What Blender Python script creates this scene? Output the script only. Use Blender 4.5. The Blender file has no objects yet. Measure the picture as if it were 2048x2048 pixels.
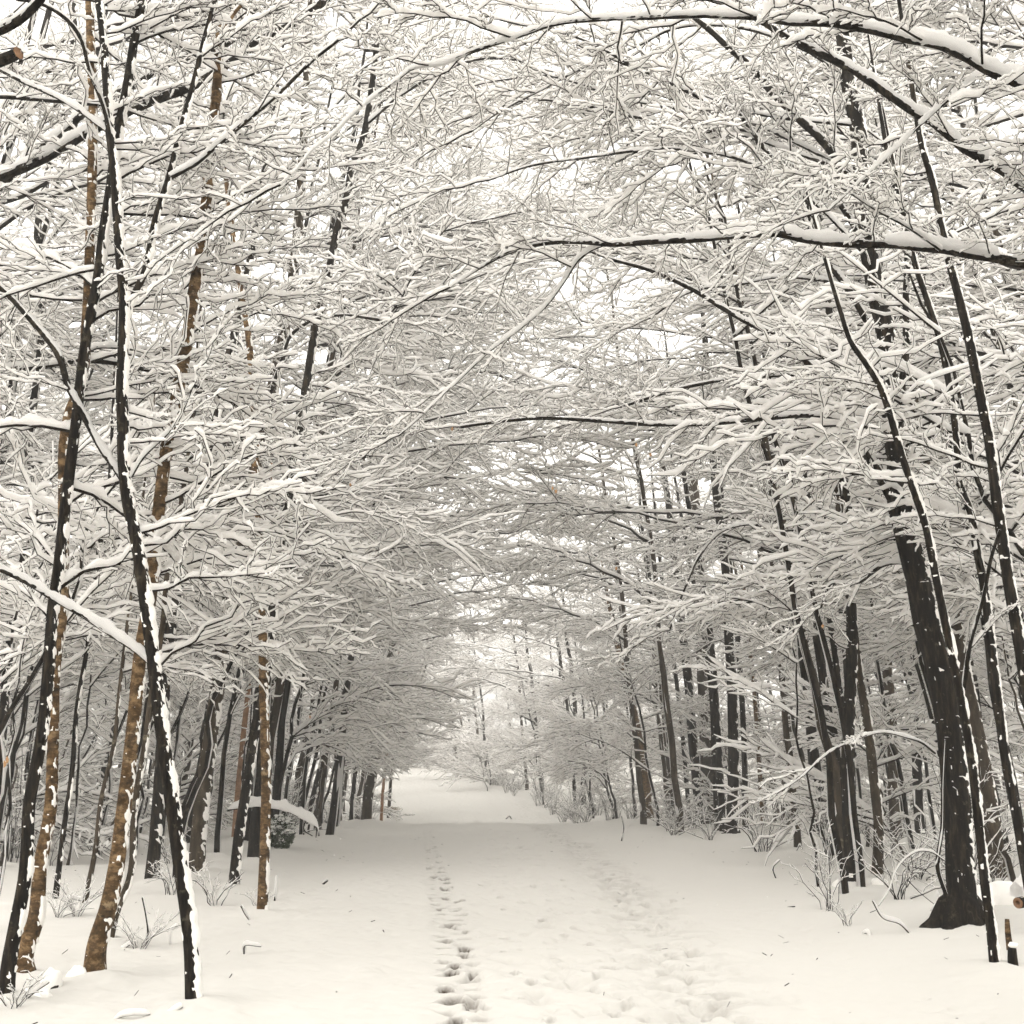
import bpy, math, random
import numpy as np
from mathutils import Vector, Matrix

random.seed(7)
RNG = np.random.default_rng(11)
SC = bpy.context.scene

# ------------------------------------------------------------ camera
CAM_H = 1.6
FPX = 2196.0                 # focal length in pixels of the 2048 px photograph
HORIZON = 1563.6
PITCH = math.atan((HORIZON - 1024) / FPX)
cam_d = bpy.data.cameras.new('camera')
cam_d.sensor_width = 36
cam_d.lens = 36 * FPX / 2048
cam_d.clip_start = 0.1
cam_d.clip_end = 2000
cam = bpy.data.objects.new('camera', cam_d)
SC.collection.objects.link(cam)
cam.location = (0, 0, CAM_H)
cam.rotation_euler = (math.radians(90) + PITCH, 0, 0)
SC.camera = cam

# ------------------------------------------------------------ light: overcast, snowing
SUN_EL, SUN_AZ = math.radians(33), math.radians(200)
world = bpy.data.worlds.new('World')
SC.world = world
world.use_nodes = True
wn, wl = world.node_tree.nodes, world.node_tree.links
wn.clear()
sky = wn.new('ShaderNodeTexSky')
sky.sky_type = 'NISHITA'
sky.sun_disc = False
sky.sun_elevation = SUN_EL
sky.sun_rotation = SUN_AZ
sky.air_density = 1.0
sky.dust_density = 4.0
mixw = wn.new('ShaderNodeMix')
mixw.data_type = 'RGBA'
mixw.inputs['Factor'].default_value = 0.93          # thick even cloud hides nearly all of the blue
mixw.inputs['B'].default_value = (8.35, 8.1, 7.5, 1)
wl.new(sky.outputs[0], mixw.inputs['A'])
bg = wn.new('ShaderNodeBackground')
bg.inputs['Strength'].default_value = 0.12
wl.new(mixw.outputs['Result'], bg.inputs['Color'])
wo = wn.new('ShaderNodeOutputWorld')
wl.new(bg.outputs[0], wo.inputs['Surface'])
sun_d = bpy.data.lights.new('sun', 'SUN')
sun_d.energy = 1.5
sun_d.angle = math.radians(60)
sun_d.color = (1, 0.97, 0.93)
sun = bpy.data.objects.new('sun', sun_d)
SC.collection.objects.link(sun)
sun.rotation_euler = (math.radians(90) - SUN_EL, 0, -SUN_AZ + math.pi)
SC.view_settings.view_transform = 'Standard'
SC.view_settings.look = 'None'
SC.view_settings.gamma = 1
SC.view_settings.use_curve_mapping = False
SC.view_settings.exposure = 1.24
SC.cycles.max_bounces = 16
SC.cycles.diffuse_bounces = 12
SC.cycles.glossy_bounces = 1
SC.cycles.transmission_bounces = 14
SC.cycles.volume_bounces = 0
SC.cycles.use_denoising = True
SC.cycles.use_adaptive_sampling = True
SC.cycles.adaptive_threshold = 0.05

# ------------------------------------------------------------ materials
def new_mat(name):
    m = bpy.data.materials.new(name)
    m.use_nodes = True
    n = m.node_tree.nodes
    for x in list(n):
        n.remove(x)
    return m, n, m.node_tree.links

def ramp(n, l, fac, stops):
    r = n.new('ShaderNodeValToRGB')
    e = r.color_ramp.elements
    e[0].position, e[0].color = stops[0][0], (*stops[0][1], 1)
    e[1].position, e[1].color = stops[-1][0], (*stops[-1][1], 1)
    for p, c in stops[1:-1]:
        k = e.new(p); k.color = (*c, 1)
    l.new(fac, r.inputs[0])
    return r.outputs[0]

def mapping(n, l, scale, kind='Object'):
    tc = n.new('ShaderNodeTexCoord')
    mp = n.new('ShaderNodeMapping')
    mp.inputs['Scale'].default_value = scale
    l.new(tc.outputs[kind], mp.inputs[0])
    return mp.outputs[0]

def noise(n, l, vec, scale, detail=4, rough=0.6):
    t = n.new('ShaderNodeTexNoise')
    t.inputs['Scale'].default_value = scale
    t.inputs['Detail'].default_value = detail
    t.inputs['Roughness'].default_value = rough
    l.new(vec, t.inputs['Vector'])
    return t.outputs['Fac']

def mat_bark(name, stops, scale, lichen=None, bump=0.6):
    m, n, l = new_mat(name)
    v = mapping(n, l, scale)
    f = noise(n, l, v, 3.0, 6, 0.7)
    col = ramp(n, l, f, stops)
    if lichen:
        v2 = mapping(n, l, (1, 1, 1))
        f2 = noise(n, l, v2, 9.0, 5, 0.65)
        fr = ramp(n, l, f2, [(0.60, (0, 0, 0)), (0.68, (1, 1, 1))])
        mx = n.new('ShaderNodeMix'); mx.data_type = 'RGBA'
        l.new(fr, mx.inputs['Factor']); l.new(col, mx.inputs['A'])
        mx.inputs['B'].default_value = (*lichen, 1)
        col = mx.outputs['Result']
    p = n.new('ShaderNodeBsdfPrincipled')
    p.inputs['Roughness'].default_value = 0.9
    p.inputs['Specular IOR Level'].default_value = 0.12
    l.new(col, p.inputs['Base Color'])
    b = n.new('ShaderNodeBump'); b.inputs['Strength'].default_value = bump; b.inputs['Distance'].default_value = 0.02
    l.new(f, b.inputs['Height']); l.new(b.outputs[0], p.inputs['Normal'])
    o = n.new('ShaderNodeOutputMaterial'); l.new(p.outputs[0], o.inputs['Surface'])
    return m

BARK_DARK = mat_bark('bark_dark', [(0.36, (0.0015, 0.001, 0.0007)), (0.5, (0.007, 0.005, 0.0033)), (0.68, (0.045, 0.034, 0.022))],
                     (8, 8, 1.3), (0.07, 0.06, 0.042), 1.0)
BARK_BROWN = mat_bark('bark_brown', [(0.34, (0.014, 0.009, 0.005)), (0.50, (0.085, 0.050, 0.022)), (0.68, (0.28, 0.185, 0.095))],
                      (3.5, 3.5, 6), (0.27, 0.20, 0.12))
BARK_GREY = mat_bark('bark_grey', [(0.3, (0.012, 0.009, 0.006)), (0.55, (0.05, 0.038, 0.026)), (0.75, (0.13, 0.10, 0.07))],
                     (3, 3, 0.8), (0.16, 0.14, 0.10))
BARK_TAN = mat_bark('bark_tan', [(0.3, (0.12, 0.06, 0.03)), (0.7, (0.42, 0.25, 0.15))], (2, 2, 2), None)
TWIG = mat_bark('twig_bark', [(0.3, (0.003, 0.002, 0.0012)), (0.7, (0.014, 0.009, 0.005))], (6, 6, 6), None, 0.0)

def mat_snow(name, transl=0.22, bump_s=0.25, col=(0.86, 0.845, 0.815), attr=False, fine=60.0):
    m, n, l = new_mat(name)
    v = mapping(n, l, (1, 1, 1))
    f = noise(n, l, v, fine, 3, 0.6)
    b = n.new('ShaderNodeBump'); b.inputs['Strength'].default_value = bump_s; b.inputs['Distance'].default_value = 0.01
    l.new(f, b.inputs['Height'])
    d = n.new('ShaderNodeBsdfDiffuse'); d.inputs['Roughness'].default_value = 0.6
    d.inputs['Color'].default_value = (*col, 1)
    if attr:
        at = n.new('ShaderNodeAttribute'); at.attribute_name = 'soil_shade'
        f3 = noise(n, l, v, 30, 4, 0.7)
        mu = n.new('ShaderNodeMath'); mu.operation = 'MULTIPLY'
        l.new(at.outputs['Fac'], mu.inputs[0]); 
        r3 = ramp(n, l, f3, [(0.25, (0.5, 0.5, 0.5)), (0.6, (1, 1, 1))])
        l.new(r3, mu.inputs[1])
        mx = n.new('ShaderNodeMix'); mx.data_type = 'RGBA'
        l.new(mu.outputs[0], mx.inputs['Factor'])
        mx.inputs['A'].default_value = (*col, 1)
        mx.inputs['B'].default_value = (0.06, 0.038, 0.02, 1)  # brown for bared soil and for the shade painted into prints
        l.new(mx.outputs['Result'], d.inputs['Color'])
    l.new(b.outputs[0], d.inputs['Normal'])
    out = d.outputs[0]
    if transl > 0:
        t = n.new('ShaderNodeBsdfTranslucent'); t.inputs['Color'].default_value = (0.98, 0.97, 0.958, 1)
        ms = n.new('ShaderNodeMixShader'); ms.inputs[0].default_value = transl
        l.new(d.outputs[0], ms.inputs[1]); l.new(t.outputs[0], ms.inputs[2])
        out = ms.outputs[0]
    o = n.new('ShaderNodeOutputMaterial'); l.new(out, o.inputs['Surface'])
    return m
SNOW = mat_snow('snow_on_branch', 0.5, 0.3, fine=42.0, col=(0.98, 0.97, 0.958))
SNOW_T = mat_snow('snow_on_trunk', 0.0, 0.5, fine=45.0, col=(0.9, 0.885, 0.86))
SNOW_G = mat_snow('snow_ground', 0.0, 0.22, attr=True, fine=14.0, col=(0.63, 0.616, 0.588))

# ------------------------------------------------------------ object helpers
COL = SC.collection.objects

def mesh_np(name, V, Q, smooth=True, mat=None, tris=None):
    """V (n,3); Q (m,4) quads; tris (k,3)."""
    me = bpy.data.meshes.new(name)
    V = np.ascontiguousarray(V, dtype=np.float32)
    nq = 0 if Q is None else len(Q)
    nt = 0 if tris is None else len(tris)
    me.vertices.add(len(V))
    me.vertices.foreach_set('co', V.ravel())
    loops = []
    if nq: loops.append(np.asarray(Q, dtype=np.int32).ravel())
    if nt: loops.append(np.asarray(tris, dtype=np.int32).ravel())
    loops = np.concatenate(loops)
    me.loops.add(len(loops))
    me.loops.foreach_set('vertex_index', loops)
    starts = np.concatenate([np.arange(nq) * 4, nq * 4 + np.arange(nt) * 3]).astype(np.int32)
    me.polygons.add(nq + nt)
    me.polygons.foreach_set('loop_start', starts)
    if smooth:
        me.polygons.foreach_set('use_smooth', np.ones(nq + nt, dtype=bool))
    me.update(calc_edges=True)
    if mat: me.materials.append(mat)
    return me

def part(name, me, parent, stuff=False, loc=None):
    o = bpy.data.objects.new(name, me)
    COL.link(o)
    o.parent = parent
    if loc is not None: o.location = loc
    if stuff: o['kind'] = 'stuff'
    return o

def thing(name, label, cat, loc=(0, 0, 0), rz=0, group=None):
    o = bpy.data.objects.new(name, None)
    COL.link(o)
    o.empty_display_size = 0.2
    o.location = loc
    o.rotation_euler = (0, 0, rz)
    tag(o, label, cat, group)
    return o

def tag(o, label, cat, group=None):
    o['label'] = label
    o['category'] = cat
    if group: o['group'] = group

class Bag:
    """gathers quads so that they become one mesh"""
    def __init__(s): s.v, s.q, s.n, s.t = [], [], 0, []
    def add(s, V, Q=None, T=None):
        if Q is not None: s.q.append(Q + s.n)
        if T is not None: s.t.append(T + s.n)
        s.v.append(V)
        s.n += len(V)
    def mesh(s, name, mat, smooth=True):
        return mesh_np(name, np.concatenate(s.v), np.concatenate(s.q) if s.q else None, smooth, mat,
                       np.concatenate(s.t) if s.t else None)

# ------------------------------------------------------------ pixels of the photograph -> points on a plane at depth Y
def ray(px, py):
    a = (px - 1024) / FPX
    b = (1024 - py) / FPX
    cp, sp = math.cos(PITCH), math.sin(PITCH)
    return np.array([a, cp - b * sp, sp + b * cp])

def at(px, py, Y):
    r = ray(px, py)
    return np.array([0, 0, CAM_H]) + r * (Y / r[1])

def px_scale(py, Y):            # metres per pixel there
    r = ray(1024, py)
    return (Y / r[1]) / FPX

# ------------------------------------------------------------ value noise on a lattice (vectorised)
_G = np.random.default_rng(5).random((256, 256))
_G3 = np.random.default_rng(6).random((64, 64, 64))
def vnoise(x, y):
    xi, yi = np.floor(x).astype(int), np.floor(y).astype(int)
    fx, fy = x - xi, y - yi
    fx, fy = fx * fx * (3 - 2 * fx), fy * fy * (3 - 2 * fy)
    g = lambda i, j: _G[i & 255, j & 255]
    return (g(xi, yi) * (1 - fx) + g(xi + 1, yi) * fx) * (1 - fy) + (g(xi, yi + 1) * (1 - fx) + g(xi + 1, yi + 1) * fx) * fy
def fbm(x, y, o=4):
    s, a, t = 0, 1, 0
    for k in range(o):
        s = s + a * vnoise(x * 2 ** k + 17 * k, y * 2 ** k + 31 * k); t += a; a *= 0.5
    return s / t
def vnoise3(P):
    i = np.floor(P).astype(int); f = P - i; f = f * f * (3 - 2 * f)
    r = 0
    for dx in (0, 1):
        for dy in (0, 1):
            for dz in (0, 1):
                w = (f[..., 0] if dx else 1 - f[..., 0]) * (f[..., 1] if dy else 1 - f[..., 1]) * (f[..., 2] if dz else 1 - f[..., 2])
                r = r + w * _G3[(i[..., 0] + dx) & 63, (i[..., 1] + dy) & 63, (i[..., 2] + dz) & 63]
    return r

# ------------------------------------------------------------ terrain
def sstep(a, b, x):
    t = np.clip((x - a) / (b - a), 0, 1)
    return t * t * (3 - 2 * t)

def path_centre(y):
    return -0.6 - 9.5 * np.clip((y - 47) / 53, 0, 3) ** 1.35 - 26 * np.clip((np.asarray(y, float) - 96) / 40, 0, 2) ** 1.5 + 0.2 * np.sin(y * 0.12)

def path_half(y):
    return 3.6 - 1.2 * sstep(60, 100, y)

def ground_z(x, y):
    x = np.asarray(x, float); y = np.asarray(y, float)
    d = np.abs(x - path_centre(y))
    z = -0.45 * sstep(45.5, 53, y) + 3.45 * sstep(50, 108, y) + 0.004 * np.clip(y - 105, 0, 400)
    off = sstep(path_half(y) - 0.3, path_half(y) + 3.5, d)
    z = z + off * (0.34 * (fbm(x * 0.35 + 9, y * 0.3 + 3, 3) - 0.45) + 0.15 * (fbm(x * 1.1, y * 0.9 + 50, 3) - 0.5))
    z = z + 0.10 * sstep(path_half(y) - 0.4, path_half(y) + 0.8, d) - 0.03
    z = z + 0.05 * (fbm(x * 0.5 + 40, y * 0.35, 3) - 0.5)
    return z

def ground_hit(px, py):
    r = ray(px, py)
    Y = np.linspace(4, 160, 6000)
    P = np.array([0, 0, CAM_H])[None] + r[None] * (Y / r[1])[:, None]
    below = P[:, 2] < ground_z(P[:, 0], P[:, 1])
    k = int(np.argmax(below)) if below.any() else len(Y) - 1
    return P[k]

# prints pressed into the snow: (px, py, width px, length factor, depth, soil) read from the photograph's track
TRACK = [
 (848,1668,9,.5),(838,1676,8,.5),(866,1676,8,.4),(842,1682,8,.4),(867,1687,12,.5),(868,1694,10,.4),(855,1698,14,.4),
 (876,1713,15,.5),(850,1716,14,.5),(880,1723,14,.3),(858,1735,10,.5),(881,1735,15,.7),(884,1745,16,.6),(868,1754,20,.7),
 (888,1757,24,1),(896,1767,14,.7),(888,1776,18,1),(902,1774,6,.6),(887,1795,24,.9),(920,1801,24,1),(882,1815,20,1),(919,1820,18,.8),
 (926,1830,18,.5),(906,1847,34,.7),(905,1852,20,.6),(934,1860,16,.5),(891,1882,30,.8),(930,1894,34,1.1),(926,1908,26,.6),
 (910,1928,26,.9),(912,1935,22,.5),(903,1945,36,.9),(946,1948,20,.7),(953,1956,16,.4),(892,1980,36,1.0),(905,2002,56,.7),
 (940,2004,44,.5),(942,2015,30,1.1),(911,2041,34,1.1),(960,2062,30,.9),(905,2085,34,1.0),(950,2110,34,1.0),(895,2140,36,1.0)]
FAINT = [
 (1010,1880,22),(1010,1905,20),(1064,1965,26),(1050,1995,20),(1030,1945,20),(1130,1868,14),(1180,1890,18),(1222,1935,40),
 (1194,1952,14),(1184,1972,16),(1196,1982,24),(1252,1998,26),(1254,2010,26),(1210,1812,14),(1160,1740,12),(1270,1776,14),
 (1330,1830,14),(1240,1760,12),(1300,1850,20),(1340,1905,24),(1335,1912,20),(1380,1950,26),(1310,1890,20),(1370,1995,26),
 (1230,2030,22),(1290,2040,22),(1100,2040,22),(1420,2020,30),(960,1742,14),(965,1770,14),(1128,1760,12),(1066,1774,12),
 (1000,1795,14),(1088,1840,16),(1010,1820,14),(1215,1755,20),(1290,1805,20),(1345,1800,16),(1250,1820,16),(1150,1855,16)]

def stamp(X, Y, Z, S, px, py, wpx, soil_shade, depth, lens=1.0):
    p = ground_hit(px, py)
    sc = px_scale(py, p[1])
    w = wpx * sc * 0.5
    L = np.clip(0.13 * lens, 0.08, 0.3) * (0.6 + 0.4 * wpx / 25)
    dx, dy = (X - p[0]) / w, (Y - p[1]) / L
    n = 0.35 * (fbm(X * 22, Y * 22, 2) - 0.5)
    r = np.sqrt(dx * dx + (dy + 0.35 * dx * dx) ** 2) + n * 1.4
    inn = 1 - sstep(0.55, 1.0, r)
    rim = np.exp(-((r - 1.2) / 0.25) ** 2) * 0.18
    # steeper on the side facing the camera, as a heel or tread block leaves it
    Z -= depth * inn * (0.55 + 0.45 * np.clip(0.5 + dy * 0.5, 0, 1)) - depth * rim
    # bared leaf litter, with the shade of the far wall painted in
    S[:] = np.maximum(S, soil_shade * (1 - sstep(0.75, 1.05, r)) * sstep(-0.45, 0.15, dy))

def grid_mesh(xs_fn, ys, nx):
    Yg = np.repeat(ys[:, None], nx, 1)
    u = np.linspace(0, 1, nx)
    Xg = np.stack([xs_fn(y, u) for y in ys])
    return Xg, Yg

def build_ground():
    # near sheet: finer rows close to the camera
    ys = []
    y = 4.0
    while y < 46.0:
        ys.append(y); y += max(0.02, 0.0028 * y)
    ys += list(np.arange(46.0, 120, 0.5)) + list(np.arange(120, 330, 6.0))
    ys = np.array(ys)
    nx_in, nx_out = 260, 80
    rows = []
    for y in ys:
        lo, hi = path_centre(y) - path_half(y), path_centre(y) + path_half(y)
        s = 2 * np.linspace(0, 1, nx_out)[:-1]
        far = 60 + 0.5 * y
        left = lo - (far * (1 - np.linspace(0, 1, nx_out)[:-1]) ** 2.6)
        mid = np.linspace(lo, hi, nx_in)
        right = hi + (far * (np.linspace(0, 1, nx_out)[1:]) ** 2.6)
        rows.append(np.concatenate([left, mid, right]))
    X = np.stack(rows); Y = np.repeat(ys[:, None], X.shape[1], 1)
    Z = ground_z(X, Y)
    S = np.zeros_like(Z)
    # the crumbly crest of the rise and the churned right-hand track
    on = 1 - sstep(2.6, 3.6, np.abs(X - path_centre(Y)))
    Z += on * 0.05 * (fbm(X * 3, Y * 2.2, 4) - 0.5) + 0.02 * (fbm(X * 9, Y * 8, 3) - 0.5)
    Z += 0.10 * np.exp(-((Y - 45.2) / 1.2) ** 2) * (fbm(X * 1.6 + 5, Y * 0.7, 3) - 0.35) * 2 * on
    # wheel rut on the left, broad shallow rut on the right (lines through the photo's pixels)
    def line(pts):
        P = np.array([ground_hit(*p) for p in pts]); o = np.argsort(P[:, 1]); return P[o, 1], P[o, 0]
    ly, lx = line([(852,1662),(866,1720),(884,1780),(902,1850),(915,1920),(925,2000),(930,2046),(930,2140)])
    cx = np.interp(Y, ly, lx)
    wl_ = 0.22 + 0 * Y
    m = (Y < 40)
    Z -= m * 0.014 * (1 - sstep(wl_ * 0.7, wl_ * 1.35, np.abs(X - cx) + 0.10 * (fbm(X * 4, Y * 4, 3) - 0.5)))
    ry, rx = line([(1080,1655),(1150,1690),(1240,1760),(1290,1830),(1350,1910),(1440,2020),(1500,2090)])
    cr = np.interp(Y, ry, rx)
    band = np.exp(-((X - cr) / 0.48) ** 2) * (Y < 43)
    Z -= band * (0.03 + 0.42 * np.clip(fbm(X * 6, Y * 5, 4) - 0.48, 0, 1))
    S = np.maximum(S, 0.16 * band * sstep(0.5, 0.62, fbm(X * 5 + 3, Y * 4, 4)))
    band2 = np.exp(-((X - (cr + cx) / 2 - 0.1) / 0.9) ** 2) * (Y < 40)
    Z -= band2 * 0.26 * np.clip(fbm(X * 5 + 50, Y * 4.4, 4) - 0.52, 0, 1)
    Z -= (1 - on) * 0.05 * np.clip(vnoise(X * 7, Y * 7) - 0.72, 0, 1) + 0.012 * np.clip(vnoise(X * 12, Y * 12) - 0.8, 0, 1)
    rt_ = np.random.default_rng(31); yy = 7.2
    while yy < 40:
        for sd in (-1, 1):
            x0 = np.interp(yy, ly, lx) + sd * 0.10 + rt_.normal(0, 0.025)
            w0 = rt_.uniform(0.06, 0.10); l0 = rt_.uniform(0.07, 0.12); sw = rt_.uniform(0.05, 0.45)
            dx, dy = (X - x0) / w0, (Y - yy - 0.02 * sd) / l0
            sel = (np.abs(dx) < 2) & (np.abs(dy) < 2)
            r = np.sqrt(dx[sel] ** 2 + (dy[sel] + 0.3 * dx[sel] ** 2) ** 2) + 0.5 * (fbm(X[sel] * 22, Y[sel] * 22, 2) - 0.5)
            Z[sel] -= 0.042 * (1 - sstep(0.6, 1.05, r))
            S[sel] = np.maximum(S[sel], sw * (1 - sstep(0.7, 1.0, r)) * sstep(-0.3, 0.3, dy[sel]))  # dirt tint plus painted shade on the print's far wall
            yy += 0.17 * (1 + yy / 60)
    for (px, py, w, so) in TRACK:
        stamp(X, Y, Z, S, px, py, w, min(1.0, so * 1.1), 0.078 if py > 1780 else 0.12, 1.0 if py > 1780 else 1.8)
    for (px, py, w) in FAINT:
        stamp(X, Y, Z, S, px, py, w, 0.16, 0.06, 1.0 if py > 1850 else 1.6)
    for (tx, ty) in taken:
        if 3 < ty < 55:
            d2 = (X - tx - 0.05) ** 2 + (Y - ty) ** 2
            Z += 0.07 * np.exp(-d2 / 0.09) + 0.05 * np.exp(-d2 / 0.5) * (fbm(X * 3, Y * 3, 2))
    # normals of the whole sheet so that its two meshes meet without a seam
    dZy, dZx = np.gradient(Z, axis=0), np.gradient(Z, axis=1)
    dY = np.gradient(Y, axis=0); dX = np.gradient(X, axis=1); dXy = np.gradient(X, axis=0)
    gx = dZx / np.maximum(dX, 1e-6); gy = (dZy - gx * dXy) / np.maximum(dY, 1e-6)
    N = np.stack([-gx, -gy, np.ones_like(Z)], -1); N /= np.linalg.norm(N, axis=-1, keepdims=True)
    ny, nx = X.shape
    idx = np.arange(ny * nx).reshape(ny, nx)
    V = np.stack([X, Y, Z], -1).reshape(-1, 3)
    print('soil max', S.max(), (S > 0.3).sum())
    def cut(c0, c1, name):
        sub = idx[:, c0:c1 + 1]
        r, c = sub.shape
        k = np.arange(r * c).reshape(r, c)
        Q = np.stack([k[:-1, :-1], k[:-1, 1:], k[1:, 1:], k[1:, :-1]], -1).reshape(-1, 4)
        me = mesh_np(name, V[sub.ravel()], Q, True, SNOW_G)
        a = me.attributes.new('soil_shade', 'FLOAT', 'POINT')
        a.data.foreach_set('value', np.ascontiguousarray(S.ravel()[sub.ravel()], dtype=np.float32))
        me.normals_split_custom_set_from_vertices(N.reshape(-1, 3)[sub.ravel()].tolist())
        o = bpy.data.objects.new(name, me); COL.link(o); o['kind'] = 'structure'
        return o
    a, b = nx_out - 1, nx_out - 1 + nx_in - 1
    cut(a, b, 'path').__setitem__('label', 'snow covered forest path with wheel track and footprints')
    # woods floor: one sheet of two wings plus the strip behind the camera
    subs = []
    bagv, bagq, nn, ss, off = [], [], [], [], 0
    for c0, c1 in ((0, a), (b, nx - 1)):
        sub = idx[:, c0:c1 + 1]; r, c = sub.shape
        k = np.arange(r * c).reshape(r, c)
        bagq.append(np.stack([k[:-1, :-1], k[:-1, 1:], k[1:, 1:], k[1:, :-1]], -1).reshape(-1, 4) + off)
        bagv.append(V[sub.ravel()]); nn.append(N.reshape(-1, 3)[sub.ravel()]); off += r * c
    yb = np.array([-60, -20, 0, 2.5, 4.0]); xb = np.concatenate([X[0, :a:4], np.linspace(X[0, a], X[0, b], 40), X[0, b + 1::4]])
    XB, YB = np.meshgrid(xb, yb); ZB = ground_z(XB, YB) - 0.004
    k = np.arange(XB.size).reshape(XB.shape)
    bagq.append(np.stack([k[:-1, :-1], k[:-1, 1:], k[1:, 1:], k[1:, :-1]], -1).reshape(-1, 4) + off)
    bagv.append(np.stack([XB, YB, ZB], -1).reshape(-1, 3)); nn.append(np.tile([0, 0, 1.0], (XB.size, 1)))
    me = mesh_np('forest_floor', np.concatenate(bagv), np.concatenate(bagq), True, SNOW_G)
    me.normals_split_custom_set_from_vertices(np.concatenate(nn).tolist())
    o = bpy.data.objects.new('snow_ground', me); COL.link(o); o['kind'] = 'structure'
    # horizon sheet
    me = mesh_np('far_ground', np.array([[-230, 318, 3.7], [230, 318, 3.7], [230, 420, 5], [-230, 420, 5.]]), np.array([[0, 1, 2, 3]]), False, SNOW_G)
    o = bpy.data.objects.new('distant_snow_ground', me); COL.link(o); o['kind'] = 'structure'

# ------------------------------------------------------------ branches as arrays of polylines
def unit(a):
    return a / np.maximum(np.linalg.norm(a, axis=-1, keepdims=True), 1e-9)

def frames(P, ref=(0, 0, 1.0)):
    T = np.empty_like(P)
    T[..., 1:-1, :] = P[..., 2:, :] - P[..., :-2, :]
    T[..., 0, :] = P[..., 1, :] - P[..., 0, :]
    T[..., -1, :] = P[..., -1, :] - P[..., -2, :]
    T = unit(T)
    S = np.cross(T, np.array(ref, float))
    S = unit(S + 1e-4 * np.array([1.0, 0.3, 0]))
    U = np.cross(S, T)
    return T, S, U

def quads(N, K, m, closed=True):
    a = np.arange(N * K * m).reshape(N, K, m)
    b = np.roll(a, -1, 2) if closed else None
    return np.stack([a[:, :-1], b[:, :-1], b[:, 1:], a[:, 1:]], -1).reshape(-1, 4)

def tube(P, R, m, ref=(0, 0, 1.0)):
    N, K, _ = P.shape
    T, S, U = frames(P, ref)
    an = np.arange(m) / m * 2 * math.pi + 0.3
    V = P[:, :, None] + R[:, :, None, None] * (np.cos(an)[None, None, :, None] * S[:, :, None] + np.sin(an)[None, None, :, None] * U[:, :, None])
    return V.reshape(-1, 3), quads(N, K, m)

SNX = {6: [(-0.95, 0.10), (-0.85, 0.62), (0, 1.0), (0.85, 0.62), (0.95, 0.10), (0, 0.0)],
       5: [(-0.95, 0.20), (-0.65, 0.90), (0.65, 0.90), (0.95, 0.20), (0, 0.0)],
       4: [(-1, 0.35), (0, 1.0), (1, 0.35), (0, 0.0)],
       3: [(-0.9, 0.2), (0.1, 1.0), (0.9, 0.2)]}
def snow_caps(P, R, m, rng, w0=0.012, h0=0.026, drop=0.1, side=(0.25, 0, 0)):
    """a lumpy ridge of snow riding on every polyline"""
    N, K, _ = P.shape
    T, S, U = frames(P)
    flat = np.sqrt(np.clip(1 - T[..., 2] ** 2, 0, 1))
    g = 0.22 + 0.78 * sstep(0.15, 0.75, flat)
    w = (w0 * 0.95 + 0.80 * R) * (0.65 + 0.35 * g) * rng.uniform(0.6, 1.45, (N, K))
    h = (h0 * 1.3 + 0.9 * R) * g * rng.uniform(0.6, 1.5, (N, K)) * rng.uniform(0.75, 1.25, (N, 1))
    gone = rng.random((N, K)) < drop
    w = np.where(gone, R * 0.5, w); h = np.where(gone, R * 0.6, h)
    w[:, -1] *= 0.45; h[:, -1] *= 0.5
    Pc = P + U * (R * 0.85)[..., None] + np.array(side) * (0.01 * (1 - g))[..., None]
    c = np.array(SNX[m])
    V = Pc[:, :, None] + S[:, :, None] * (w[:, :, None] * c[None, None, :, 0])[..., None] + U[:, :, None] * (h[:, :, None] * c[None, None, :, 1])[..., None]
    caps0 = np.arange(N)[:, None] * K * m + np.arange(m)[None]
    return V.reshape(-1, 3), quads(N, K, m)

_ico = None
def blobs(C, R, rng):
    """small pads of snow"""
    t = (1 + 5 ** 0.5) / 2
    b = unit(np.array([(-1, t, 0), (1, t, 0), (-1, -t, 0), (1, -t, 0), (0, -1, t), (0, 1, t), (0, -1, -t), (0, 1, -t), (t, 0, -1), (t, 0, 1), (-t, 0, -1), (-t, 0, 1)], float))
    f = np.array([(0, 11, 5), (0, 5, 1), (0, 1, 7), (0, 7, 10), (0, 10, 11), (1, 5, 9), (5, 11, 4), (11, 10, 2), (10, 7, 6), (7, 1, 8),
                  (3, 9, 4), (3, 4, 2), (3, 2, 6), (3, 6, 8), (3, 8, 9), (4, 9, 5), (2, 4, 11), (6, 2, 10), (8, 6, 7), (9, 8, 1)])
    n = len(C)
    sc = R[:, None] * np.stack([rng.uniform(0.8, 1.6, n), rng.uniform(0.8, 1.6, n), rng.uniform(0.5, 0.85, n)], 1)
    V = C[:, None] + b[None] * sc[:, None] * rng.uniform(0.85, 1.15, (n, 12, 1))
    F = f[None] + (np.arange(n) * 12)[:, None, None]
    return V.reshape(-1, 3), F.reshape(-1, 3)

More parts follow.
